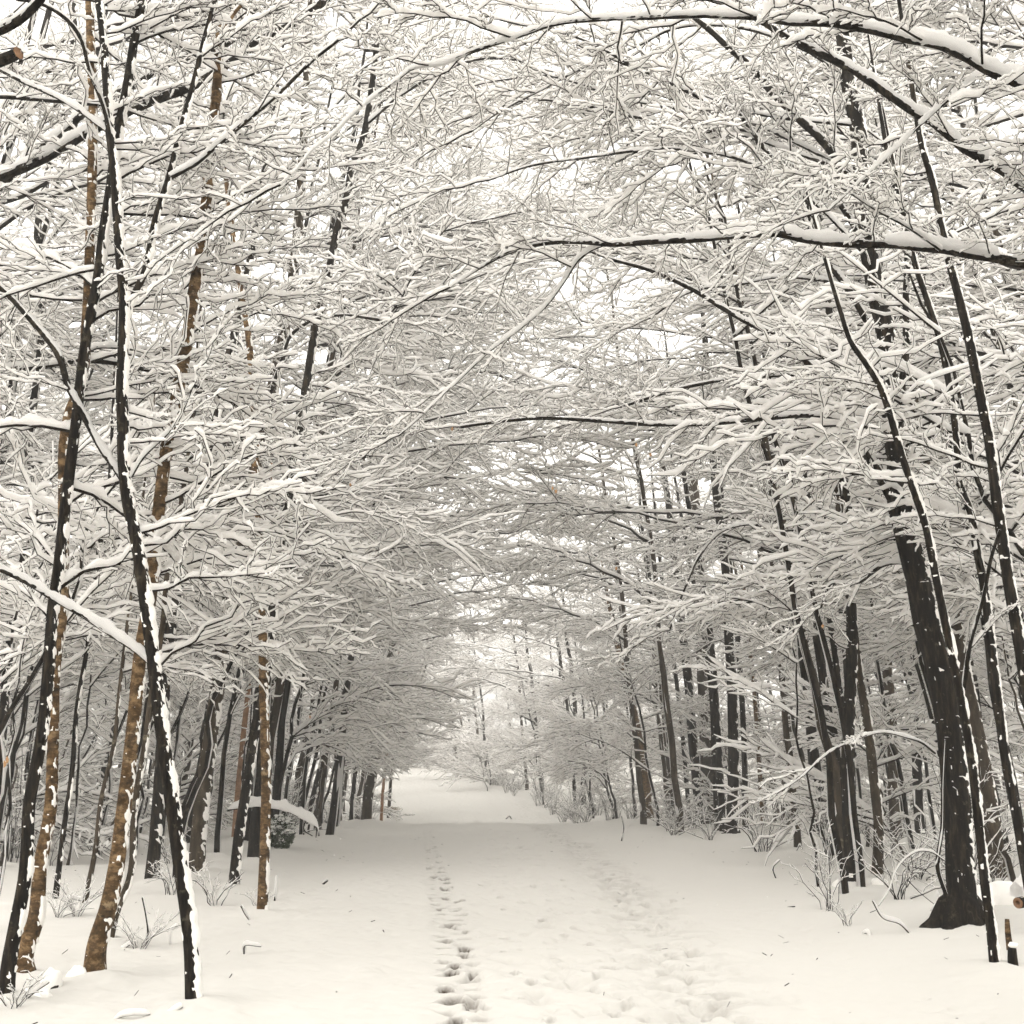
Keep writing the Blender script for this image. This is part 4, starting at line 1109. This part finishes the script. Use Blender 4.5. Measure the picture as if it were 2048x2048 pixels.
# scrub hemming the far bend of the path
for k in range(70):
    y = 49 + 62 * ru.random(); sd = 1 if ru.random() < 0.7 else -1
    x = path_centre(y) + sd * (path_half(y) + ru.uniform(0.2, 2.2))
    if bend_gap(x, y): continue
    se, fw = sector(x, y), far_word(y)
    shrub(x, y, ru.uniform(0.9, 1.6), f'verge bush {fw}, {se}', f'verge scrub bushes {fw} {se}')

def pxshrub(px, py, sc, which, label, name='shrub'):
    p = ground_hit(px, py); return shrub(p[0], p[1], sc, label, None, which, np.random.default_rng(int(px)), name)
pxshrub(1658, 1820, 0.8, 1, 'bare upright bush in front of the medium trunk at the right')
pxshrub(1697, 1852, 0.45, 2, 'tiny bare bush poking out of the snow below the upright one at the right')
pxshrub(1800, 1800, 1.0, 3, 'spreading bare bush between the upright bush and the massive trunk')
pxshrub(1840, 1760, 1.1, 3, 'tangled bush close against the left side of the massive trunk')
pxshrub(1985, 1790, 1.0, 3, 'low bush right behind the snow streaked slim trunk')
pxshrub(1950, 1740, 1.1, 3, 'snowy bush behind and right of the massive trunk')
pxshrub(115, 1835, 0.4, 3, 'low twiggy tangle around the crooked thin stem at the left')
pxshrub(150, 1835, 0.5, 3, 'low twiggy tangle just right of the crooked thin stem')
pxshrub(275, 1905, 0.45, 3, 'small snow bowed twigs right of the brown flared trunk foot')
pxshrub(430, 1812, 0.8, 2, 'thin upright twigs between the forked dark tree and the two leaning trunks')
pxshrub(515, 1812, 0.45, 2, 'little twigs at the foot of the slim nearly upright brown trunk')
pxshrub(20, 2030, 0.5, 2, 'snow bent bush in the lower left corner')
pxshrub(345, 1790, 0.8, 0, 'bare bush behind the forked dark tree foot')
pxshrub(1350, 1672, 1.3, 3, 'flattened brushwood at the right path edge before the dark clump')
pxshrub(1420, 1680, 1.2, 3, 'flattened brushwood beside the foot of the dark clump')

# ------------------------------------------------------------ single sticks and boughs traced on the snow
def stick(pts, w, label, cat='twig', snowf=0.5, Y=None, name='twig', forks=(), mat=TWIG, ys=None):
    b = ground_hit(*pts[0]) if Y is None else at(*pts[0], Y)
    rng = np.random.default_rng(int(pts[0][0] * 7 + pts[0][1]))
    origin = b.copy()
    P, R = traced(pts, ys or (b[1], b[1] + rng.uniform(-0.15, 0.15)), w, 0.03 if b[1] < 15 else 0.08)
    V, Q = tube((P - origin)[None], R[None], 6)
    root = bpy.data.objects.new(name, None); COL.link(root); root.location = origin.tolist(); root.empty_display_size = 0.1
    tag(root, label, cat)
    st = part('stem', mesh_np('stem', V, Q, True, mat), root)
    for f in forks:
        P2, R2 = traced(f, (b[1], b[1]), (w[-1] * 0.9, w[-1] * 0.6), 0.05)
        V2, Q2 = tube((P2 - origin)[None], R2[None], 5)
        part('side_twig', mesh_np('side_twig', V2, Q2, True, mat), root)
    if snowf > 0:
        sc = px_scale(pts[0][1], b[1])
        Kn = max(12, len(P) * 3)
        PP = resample(np.concatenate([P - origin, R[:, None]], 1), Kn)
        s_ = np.linspace(0, 1, Kn); env = np.clip(np.minimum(s_, 1 - s_) * 7, 0, 1) ** 0.5
        nz = 0.7 + 0.6 * vnoise3(PP[:, :3] * 9 + 3)
        w_ = (PP[:, 3] * 0.9 + (0.006 + 0.022 * snowf) * nz * env); h_ = (0.006 + (0.015 + 0.075 * snowf) * nz * env)
        T, S, U = frames(PP[None, :, :3]); an = np.linspace(0, math.pi, 9)
        cx, cz = np.append(np.cos(an), 0), np.append(np.sin(an), -0.15)
        Vs = (PP[:, :3] + np.array([0, 0, 1.0]) * (PP[:, 3] * 0.3)[:, None])[:, None] + S[0][:, None] * (w_[:, None] * cx)[..., None] + np.array([0, 0, 1.0]) * (h_[:, None] * cz)[..., None]
        Vs = Vs.reshape(-1, 3); Qs = quads(1, Kn, 10)
        part('snow_cap', mesh_np('snow_cap', Vs, Qs, True, SNOW), st, True)
    return root
stick([(455,1620),(490,1614),(515,1612),(545,1616),(575,1622),(600,1634),(620,1645),(634,1654),(638,1672)], (5, 4, 3), 'fallen bough arching under a thick bolster of snow above the evergreen bush', 'fallen branch', 2.0, 22, 'fallen_branch', forks=[[(612,1638),(608,1660),(625,1672)], [(634,1655),(632,1675)], [(575,1622),(573,1632)]])
T_ = [([(549,1802),(552,1775),(553,1752)], (4, 3), 'upright little twig just right of the slim brown trunk'),
      ([(500,1842),(490,1828),(482,1812)], (3, 3), 'short leaning twig left of the slim brown trunk foot'),
      ([(488,1908),(489,1892),(522,1893)], (3, 3), 'small hooked twig lying on the snow right of the forked dark tree'),
      ([(646,1768),(651,1764),(655,1761)], (5, 4), 'short dark stick fragment alone on the snow left of the wheel track'),
      ([(457,1958),(464,1948)], (2, 2), 'tiny dark twig by the forked dark tree foot'),
      ([(340,1893),(342,1863),(357,1851)], (2, 2), 'thin bent twig just left of the forked dark tree'),
      ([(769,1866),(766,1860)], (2, 2), 'tiny speck of twig on open snow left of the wheel track'),
      ([(235,1903),(254,1893),(262,1888),(270,1900)], (4, 2), 'forked dead twig beside the thin crooked foot right of the brown trunk'),
      ([(290,1898),(296,1870),(292,1830),(285,1795)], (5, 4), 'bare curved sucker stem standing between brown and forked trunks'),
      ([(325,2039),(340,2027),(365,2014)], (4, 3), 'dark curved twig at the foot of the forked dark tree'),
      ([(225,2042),(240,2034),(260,2030),(300,2029)], (4, 3), 'snow covered twig lying at the bottom edge left of the forked dark tree'),
      ([(42,2020),(52,2000),(75,1980),(98,1965)], (5, 3), 'long bare twig rising from the snow by the lower left snag'),
      ([(118,1812),(130,1799),(160,1800),(200,1813)], (5, 4), 'dead branch lying on snow behind the brown trunks'),
      ([(1243,1682),(1248,1660),(1243,1632)], (3, 2), 'single upright twig on the crest right of the path'),
      ([(1820,1868),(1800,1848),(1765,1835),(1745,1802)], (4, 3), 'drooping bare twig at the left of the massive trunk roots'),
      ([(1862,1822),(1878,1805),(1874,1782)], (4, 3), 'hooked twig against the left root of the massive trunk'),
      ([(1724,1868),(1735,1866),(1740,1872)], (3, 2), 'tiny arched twig on open snow at the right'),
      ([(1955,1950),(1955,1942)], (2, 2), 'tiny twig stub before the snow streaked slim trunk'),
      ([(1605,1700),(1600,1690),(1593,1702)], (3, 2), 'small arched twig beyond the upright bush'),
      ([(1552,1757),(1546,1735),(1560,1720)], (3, 2), 'curved twig rising from the snow before the right woods'),
      ([(1575,1815),(1590,1813)], (3, 2), 'short twig lying left of the upright bush'),
      ([(1012,1638),(1019,1632),(1024,1641)], (3, 2), 'small bent twig on the crest of the path')]
for t in T_:
    stick(t[0], t[1], t[2], 'twig', 0.0 if len(t[0]) < 3 else 0.25)
stick([(1893,1790),(1876,1735),(1884,1660),(1886,1560),(1890,1480)], (11, 9, 8, 6), 'thin dark dead stem leaning against the left side of the massive trunk', 'dead stem', 0.4, 12.3, 'dead_stem', mat=BARK_DARK)
stick([(1890,1722),(1862,1704),(1840,1702),(1815,1714),(1790,1745),(1778,1780),(1757,1812)], (3.4, 2.6, 2), 'bare drooping branch arching out left from the massive trunk foot', 'branch', 0.03, 12.2, 'low_branch', forks=[[(1822,1712),(1826,1740),(1815,1775)], [(1826,1735),(1850,1740),(1862,1750)], [(1815,1760),(1845,1790),(1868,1808)]])

def roots(start, spread, n, width, azs):
    tr = [o for o in SC.objects if o.parent is None and str(o.get('label', '')).startswith(start)][0]
    org = np.array(tr.location); rng = np.random.default_rng(6)
    trunk = [c for c in tr.children if c.name.startswith('trunk')][0]
    for az, ln_ in azs:
        D = np.array([math.cos(az), math.sin(az), 0]); K = 9; s = np.linspace(0, 1, K)
        P = D * (width * 0.25 + (ln_ * spread) * s ** 0.9)[:, None] + np.array([0, 0, 1.0]) * (0.30 * spread * (1 - s) ** 2.2 - 0.10 * s - 0.02)[:, None] + rng.normal(0, 0.012, (K, 3))
        R = width * (0.50 - 0.30 * s)
        Vf, Q, T3, V = trunk_mesh(P, R, 10, rng, 0.2)
        part('root', mesh_np('root', Vf, Q, True, trunk.data.materials[0], T3), tr)
roots('massive dark trunk', 1.0, 5, 0.26, [(math.pi * 1.03, 0.52), (math.pi * 1.25, 0.40), (-0.35, 0.38), (-1.25, 0.30), (0.7, 0.4), (2.3, 0.4)])
roots('stout grey trunk', 0.6, 3, 0.18, [(math.pi, 0.3), (-0.4, 0.3), (-1.6, 0.25)])
roots('thick grey trunk splitting', 0.8, 3, 0.2, [(math.pi, 0.4), (-0.4, 0.5), (-1.6, 0.35)])
roots('straight dark trunk at the right path edge', 0.8, 3, 0.22, [(math.pi, 0.45), (-0.2, 0.4), (-1.4, 0.3)])
roots('medium dark trunk', 0.6, 3, 0.18, [(math.pi, 0.4), (-0.3, 0.35), (-1.5, 0.3)])

# ------------------------------------------------------------ evergreen bush under its snow
def evergreen(px, py, wpx, hpx, label):
    b = ground_hit(px, py); sc = px_scale(py, b[1]); rng = np.random.default_rng(5)
    W, H = wpx * sc / 2, hpx * sc
    root = thing('evergreen_bush', label, 'bush', (b[0], b[1], float(ground_z(b[0], b[1]))))
    m, n, l = new_mat('needle_green')
    v = mapping(n, l, (1, 1, 1)); col = ramp(n, l, noise(n, l, v, 30), [(0.35, (0.008, 0.016, 0.005)), (0.65, (0.05, 0.085, 0.025))])
    pb = n.new('ShaderNodeBsdfPrincipled'); pb.inputs['Roughness'].default_value = 0.7; l.new(col, pb.inputs['Base Color'])
    o = n.new('ShaderNodeOutputMaterial'); l.new(pb.outputs[0], o.inputs['Surface'])
    N = 2600
    u = rng.normal(0, 1, (N, 3)); u = unit(u); rad = rng.uniform(0.55, 1.0, (N, 1)) ** 0.5
    C = u * rad * np.array([W, W, H * 0.5]) + np.array([0, 0, H * 0.48])
    D = unit(u + rng.normal(0, 0.5, (N, 3)) + np.array([0, 0, -0.2])) * 0.05
    Sd = unit(np.cross(D, rng.normal(0, 1, (N, 3)))) * 0.012
    V = np.stack([C - Sd, C + Sd, C + D + Sd * 0.4, C + D - Sd * 0.4], 1).reshape(-1, 3)
    f = part('foliage', mesh_np('foliage', V, np.arange(N * 4).reshape(-1, 4), False, m), root, True)
    up = C[(C[:, 2] > H * 0.45)][:230]
    Vb, Fb = blobs(up * np.array([1.03, 1.03, 1.02]) + np.array([0, 0, 0.01]), rng.uniform(0.018, 0.05, len(up)), rng)
    part('snow_cap', mesh_np('snow_cap', Vb, None, True, SNOW, Fb), f, True)
evergreen(558, 1700, 58, 68, 'small dark green evergreen bush half buried in snow below the arching bough')
evergreen(573, 1612, 34, 30, 'little evergreen tuft capped with snow behind the fallen bough')

# dead grass
def grass(px, py, label, hgt=0.5, n=240, Y=None):
    b = ground_hit(px, py) if Y is None else at(px, py, Y)
    rng = np.random.default_rng(8)
    root = thing('dead_grass', label, 'grass tuft', (b[0], b[1], float(ground_z(b[0], b[1]))))
    m, nn, l = new_mat('dead_grass'); pb = nn.new('ShaderNodeBsdfPrincipled'); pb.inputs['Base Color'].default_value = (0.22, 0.14, 0.06, 1); pb.inputs['Roughness'].default_value = 0.9
    o = nn.new('ShaderNodeOutputMaterial'); l.new(pb.outputs[0], o.inputs['Surface'])
    s = np.linspace(0, 1, 4); az = rng.uniform(0, 6.28, n); h = hgt * rng.uniform(0.5, 1, n); sp = rng.uniform(0, 0.45, n); o0 = rng.normal(0, 0.14, (n, 2))
    P = np.zeros((n, 4, 3)); P[..., 0] = o0[:, :1] + (sp * np.cos(az))[:, None] * s ** 2; P[..., 1] = o0[:, 1:] + (sp * np.sin(az))[:, None] * s ** 2; P[..., 2] = h[:, None] * (s - 0.3 * s ** 3) - 0.03
    V, Q = tube(P, np.full((n, 4), 0.005), 3)
    b_ = part('blades', mesh_np('blades', V, Q, True, m), root, True)
    Vs, Qs = snow_caps(P[::3], np.full((len(P[::3]), 4), 0.005), 4, rng, 0.012, 0.02, 0.3)
    part('snow_load', mesh_np('snow_load', Vs, Qs, True, SNOW), b_, True)
grass(783, 1625, 'tawny dead grass tuft at the left edge of the path crest')

# ------------------------------------------------------------ snow covered lumps: rocks, logs, stubs
def lump(name, label, cat, px, py, rad, mat, capped=True, Y=None, seed=1, capname='snow_cap'):
    b = ground_hit(px, py) if Y is None else at(px, py, Y)
    rng = np.random.default_rng(seed)
    root = thing(name, label, cat, (b[0], b[1], float(ground_z(b[0], b[1]))))
    nu, nv = 22, 14
    u = np.linspace(0, 2 * math.pi, nu, endpoint=False); v = np.linspace(-1.2, 1.57, nv)
    U_, V_ = np.meshgrid(u, v)
    D = np.stack([np.cos(V_) * np.cos(U_), np.cos(V_) * np.sin(U_), np.sin(V_)], -1)
    rr_ = 1 + 0.5 * (vnoise3(D * 1.6 + 10 * seed) - 0.5) + 0.22 * (vnoise3(D * 4 + seed) - 0.5)
    Pn = D * rr_[..., None] * np.array(rad)
    k = np.arange(nu * nv).reshape(nv, nu); kr = np.roll(k, -1, 1)
    Q = np.stack([k[:-1], kr[:-1], kr[1:], k[1:]], -1).reshape(-1, 4)
    body = part('body', mesh_np('body', Pn.reshape(-1, 3), Q, True, mat), root)
    if capped:
        h = np.where(D[..., 2] > -0.12, 0.5 * min(rad) * sstep(-0.12, 0.9, D[..., 2]), -0.03)
        Ps = Pn * (1 + 0.05 * (D[..., 2:] > -0.12)) + np.array([0, 0, 1.0]) * h[..., None] * (0.8 + 0.5 * vnoise3(D * 3 + 5)[..., None])
        part(capname, mesh_np(capname, Ps.reshape(-1, 3), Q, True, SNOW_T), body)
lump('rock', 'dark snow capped rock right of the bent brown trunk foot, lower left', 'rock', 100, 1990, (0.09, 0.09, 0.13), BARK_DARK, seed=2)
lump('rock', 'rounded dark stone under snow between the two brown trunk feet', 'rock', 148, 1975, (0.10, 0.08, 0.11), BARK_DARK, seed=3)
lump('rock', 'low buried stone in front of the two brown trunk feet', 'rock', 72, 2012, (0.12, 0.10, 0.08), BARK_DARK, seed=4)
lump('snow_mound', 'big rounded snow hummock behind the right border stump', 'snow mound', 2010, 1805, (0.42, 0.3, 0.24), SNOW_T, False, seed=5)
lump('snow_mound', 'smooth snow hummock behind the fallen bough on the left', 'snow mound', 480, 1640, (1.1, 0.6, 0.55), SNOW_T, False, seed=6)
lump('snow_mound', 'flat snow hummock left of the medium trunk on the right', 'snow mound', 1640, 1655, (0.9, 0.5, 0.4), SNOW_T, False, seed=16)
lump('root', 'small dark root stub in the snow right of the medium trunk', 'root', 1760, 1772, (0.13, 0.07, 0.07), BARK_DARK, seed=7)
lump('root', 'dark root stub at the left foot of the medium trunk', 'root', 1680, 1785, (0.10, 0.07, 0.12), BARK_DARK, seed=8)
lump('rock', 'snow topped boulder behind the slim front trunks at the right', 'rock', 1985, 1620, (0.45, 0.4, 0.36), BARK_GREY, seed=9)
lump('rock', 'second snow topped boulder lower down behind the slim front trunks', 'rock', 2005, 1690, (0.36, 0.3, 0.26), BARK_GREY, seed=10)

def stub():
    b = ground_hit(2026, 1945); Y = b[1]
    root = thing('broken_stump', 'short broken stump wearing a ball of snow at the right border', 'stump', tuple(b))
    rng = np.random.default_rng(3)
    P, R = traced([(2028,1946),(2025,1920),(2024,1896)], (Y, Y), (22, 20, 17), 0.02)
    P = np.concatenate([(P[0] - [0, 0, 0.2])[None], P]); R = np.concatenate([R[:1], R])
    Vf, Q, T3, V = trunk_mesh(P - b, R, 14, rng, 0.15)
    lo = part('stump_base', mesh_np('stump_base', Vf, Q, True, BARK_DARK, T3), root)
    P, R = traced([(2020,1900),(2016,1870),(2014,1838)], (Y + 0.06, Y + 0.06), (13, 11, 8), 0.02)
    Vf, Q, T3, V = trunk_mesh(P - b, R, 12, rng, 0.25)
    part('splinter', mesh_np('splinter', Vf, Q, True, BARK_BROWN, T3), root)
    c = at(2026, 1890, Y - 0.02) - b
    Vb, Fb = blobs(np.array([c, c + [0.012, 0, 0.006], c + [-0.01, 0, 0.01]]), np.array([0.036, 0.03, 0.03]), rng)
    sb = part('snow_ball', mesh_np('snow_ball', Vb, None, True, SNOW_T, Fb), lo, True)
    sm = sb.modifiers.new('smooth', 'SUBSURF'); sm.levels = sm.render_levels = 2
stub()
def logg():
    b = at(2058, 1810, 12.0); g = float(ground_z(b[0], b[1]))
    root = thing('fallen_log', 'fallen log end with pale hollow cut poking from snow at the right border', 'log', tuple(b))
    rng = np.random.default_rng(9)
    A = at(2036, 1806, 11.8) - b; B = at(2150, 1790, 12.4) - b
    P = resample(np.array([A, (A + B) / 2 + [0, 0, 0.01], B]), 16); R = np.full(16, 0.055)
    V, Q = tube(P[None], R[None], 12)
    a = part('log', mesh_np('log', V, Q, True, BARK_DARK), root)
    T, S, U = frames(P[None]); an = np.arange(12) / 12 * 6.283
    ring = lambda r, off: P[0] + T[0][0] * off + r * (np.cos(an)[:, None] * S[0][0] + np.sin(an)[:, None] * U[0][0])
    Vc = np.concatenate([ring(0.054, -0.002), ring(0.022, -0.003), ring(0.018, 0.06)])
    k = np.arange(36).reshape(3, 12); kr = np.roll(k, -1, 1)
    part('cut_face', mesh_np('cut_face', Vc, np.stack([k[:-1], kr[:-1], kr[1:], k[1:]], -1).reshape(-1, 4), False, BARK_TAN), root)
    Vs, Qs = snow_caps(resample(P, 30)[None], np.full((1, 30), 0.055), 6, rng, 0.02, 0.08, 0.0)
    part('snow_cap', mesh_np('snow_cap', Vs, Qs, True, SNOW), a, True)
logg()
# cut face of the sawn bough in the upper left corner
def cut_end():
    tr = [o for o in SC.objects if o.get('label', '').startswith('sawn off bough')][0]
    root = tr.parent
    c = at(36, 106, 6.0) - np.array(root.location); d = unit((at(36, 106, 6.0) - at(20, 114, 6.03))[None])[0]
    s = unit(np.cross(d, [0, 0, 1.0])[None])[0]; u = np.cross(s, d)
    an = np.arange(14) / 14 * 6.283; r = 0.5 * 24 * px_scale(106, 6)
    V = np.concatenate([c + d * 0.004 + r * 1.0 * (np.cos(an)[:, None] * s + np.sin(an)[:, None] * u), (c + d * 0.006)[None]])
    a = np.arange(14)
    me = mesh_np('cut_face', V, None, False, BARK_TAN, np.stack([a, np.roll(a, -1), np.full(14, 14)], 1))
    part('cut_face', me, tr)
cut_end()

# the last withered leaves still hanging on the twigs
leafm, n_, l_ = new_mat('withered_leaf')
pb = n_.new('ShaderNodeBsdfPrincipled'); pb.inputs['Base Color'].default_value = (0.40, 0.23, 0.11, 1); pb.inputs['Roughness'].default_value = 0.8
o_ = n_.new('ShaderNodeOutputMaterial'); l_.new(pb.outputs[0], o_.inputs['Surface'])
rootL = [o for o in SC.objects if o.parent is None and str(o.get('label', '')).startswith('dark slender twice forked')][0]
rootR = [o for o in SC.objects if o.parent is None and str(o.get('label', '')).startswith('massive dark trunk')][0]
for (px, py, Y, rt_) in ((9,1520,7,rootL),(14,1512,7.1,rootL),(620,1430,14,rootL),(905,853,10,rootR),(1104,972,11,rootR),(1112,978,11,rootR),(1273,885,11,rootR),(1233,1133,13,rootR),(1645,1248,12,rootR),(1300,905,11,rootR),(700,965,12,rootR)):
    rng = np.random.default_rng(px); c = at(px, py, Y) - np.array(rt_.location)
    h, w = 0.05, 0.016
    V = np.array([[0, 0, 0], [-w, 0.005, -h * .35], [-w * .8, 0.012, -h * .7], [0, 0.0, -h], [w * .8, 0.012, -h * .65], [w, 0.004, -h * .3], [0, -0.006, -h * .5]])
    ca, sa = math.cos(rng.uniform(-1, 1)), math.sin(rng.uniform(-1, 1)); V = V @ np.array([[ca, sa, 0], [-sa, ca, 0], [0, 0, 1]]) + c
    part('leaf', mesh_np('leaf', V, None, True, leafm, np.array([[0, 1, 6], [1, 2, 6], [2, 3, 6], [3, 4, 6], [4, 5, 6], [5, 0, 6]])), rt_)

build_ground()
# bits of bark and twig dropped on the snow
rl2 = np.random.default_rng(55); nl = 420
Yl = 6 + 32 * rl2.random(nl) ** 0.8; Xl = rl2.uniform(-0.5, 0.5, nl) * Yl
keep = (np.abs(Xl - path_centre(Yl)) > 2.2 * rl2.random(nl) ** 0.5); Xl, Yl = Xl[keep], Yl[keep]; nl = len(Xl)
az = rl2.uniform(0, 6.28, nl); ll = rl2.uniform(0.01, 0.07, nl); s3 = np.linspace(0, 1, 3)
Pl = np.zeros((nl, 3, 3)); Pl[..., 0] = Xl[:, None] + (ll * np.cos(az))[:, None] * s3; Pl[..., 1] = Yl[:, None] + (ll * np.sin(az))[:, None] * s3
Pl[..., 2] = ground_z(Xl, Yl)[:, None] + 0.012 + rl2.uniform(-0.2, 0.6, nl)[:, None] * ll[:, None] * s3
V, Q = tube(Pl, np.repeat(rl2.uniform(0.0015, 0.004, nl)[:, None], 3, 1), 4)
o = bpy.data.objects.new('fallen_litter', mesh_np('fallen_litter', V, Q, True, TWIG)); COL.link(o)
o['kind'] = 'stuff'; o['label'] = 'scattered bits of twig and bark lying on the snow'; o['category'] = 'litter'

# ------------------------------------------------------------ flakes in the air
rs = np.random.default_rng(12)
nf = 2600
Y = 2.5 + 15 * rs.random(nf) ** 0.6
X = rs.uniform(-0.55, 0.55, nf) * Y; Z = rs.uniform(0.1, 1.0, nf) * (1.7 + 0.85 * Y)
V, F = blobs(np.stack([X, Y, Z], 1), rs.uniform(0.0012, 0.0032, nf), rs)
o = bpy.data.objects.new('falling_snow', mesh_np('falling_snow', V, None, True, SNOW, F)); COL.link(o)
o['kind'] = 'stuff'; o['label'] = 'small snowflakes drifting down through the air over the path'; o['category'] = 'snowfall'

# ------------------------------------------------------------ thin snowy air
HAZE = 0.004
if HAZE > 0:
    bpy.ops.mesh.primitive_cube_add(size=1)
    hz = bpy.context.active_object
    hz.name = 'haze'
    hz.location = (0, 180, 13)
    hz.scale = (720, 500, 31)
    hz['kind'] = 'stuff'
    m, n, l = new_mat('haze_air')
    v = n.new('ShaderNodeVolumePrincipled')
    v.inputs['Color'].default_value = (0.97, 0.96, 0.94, 1)
    v.inputs['Density'].default_value = HAZE
    v.inputs['Anisotropy'].default_value = 0.0
    o = n.new('ShaderNodeOutputMaterial'); l.new(v.outputs[0], o.inputs['Volume'])
    hz.data.materials.append(m)

# ------------------------------------------------------------ say which one of a few look-alikes is meant
ORD = ['', 'second from left', 'third from left', 'fourth from left', 'fifth from left', 'sixth from left', 'seventh from left', 'eighth from left']
by = {}
for ob in SC.objects:
    if ob.parent is None and ob.get('label') and ob.get('group'):
        by.setdefault(ob['label'], []).append(ob)
for lab, obs in by.items():
    if 2 <= len(obs) <= 9 and 'viewpoint' not in lab:
        obs.sort(key=lambda ob: ob.location.x / max(ob.location.y, 1))
        for k, ob in enumerate(obs):
            ob['label'] = lab + ', ' + ('leftmost' if k == 0 else 'rightmost' if k == len(obs) - 1 else ORD[k])
for ob in SC.objects:
    if ob.parent is None and ob.get('label') and len(ob['label'].replace(',', ' ').split()) > 16: print('LONG', ob['label'])
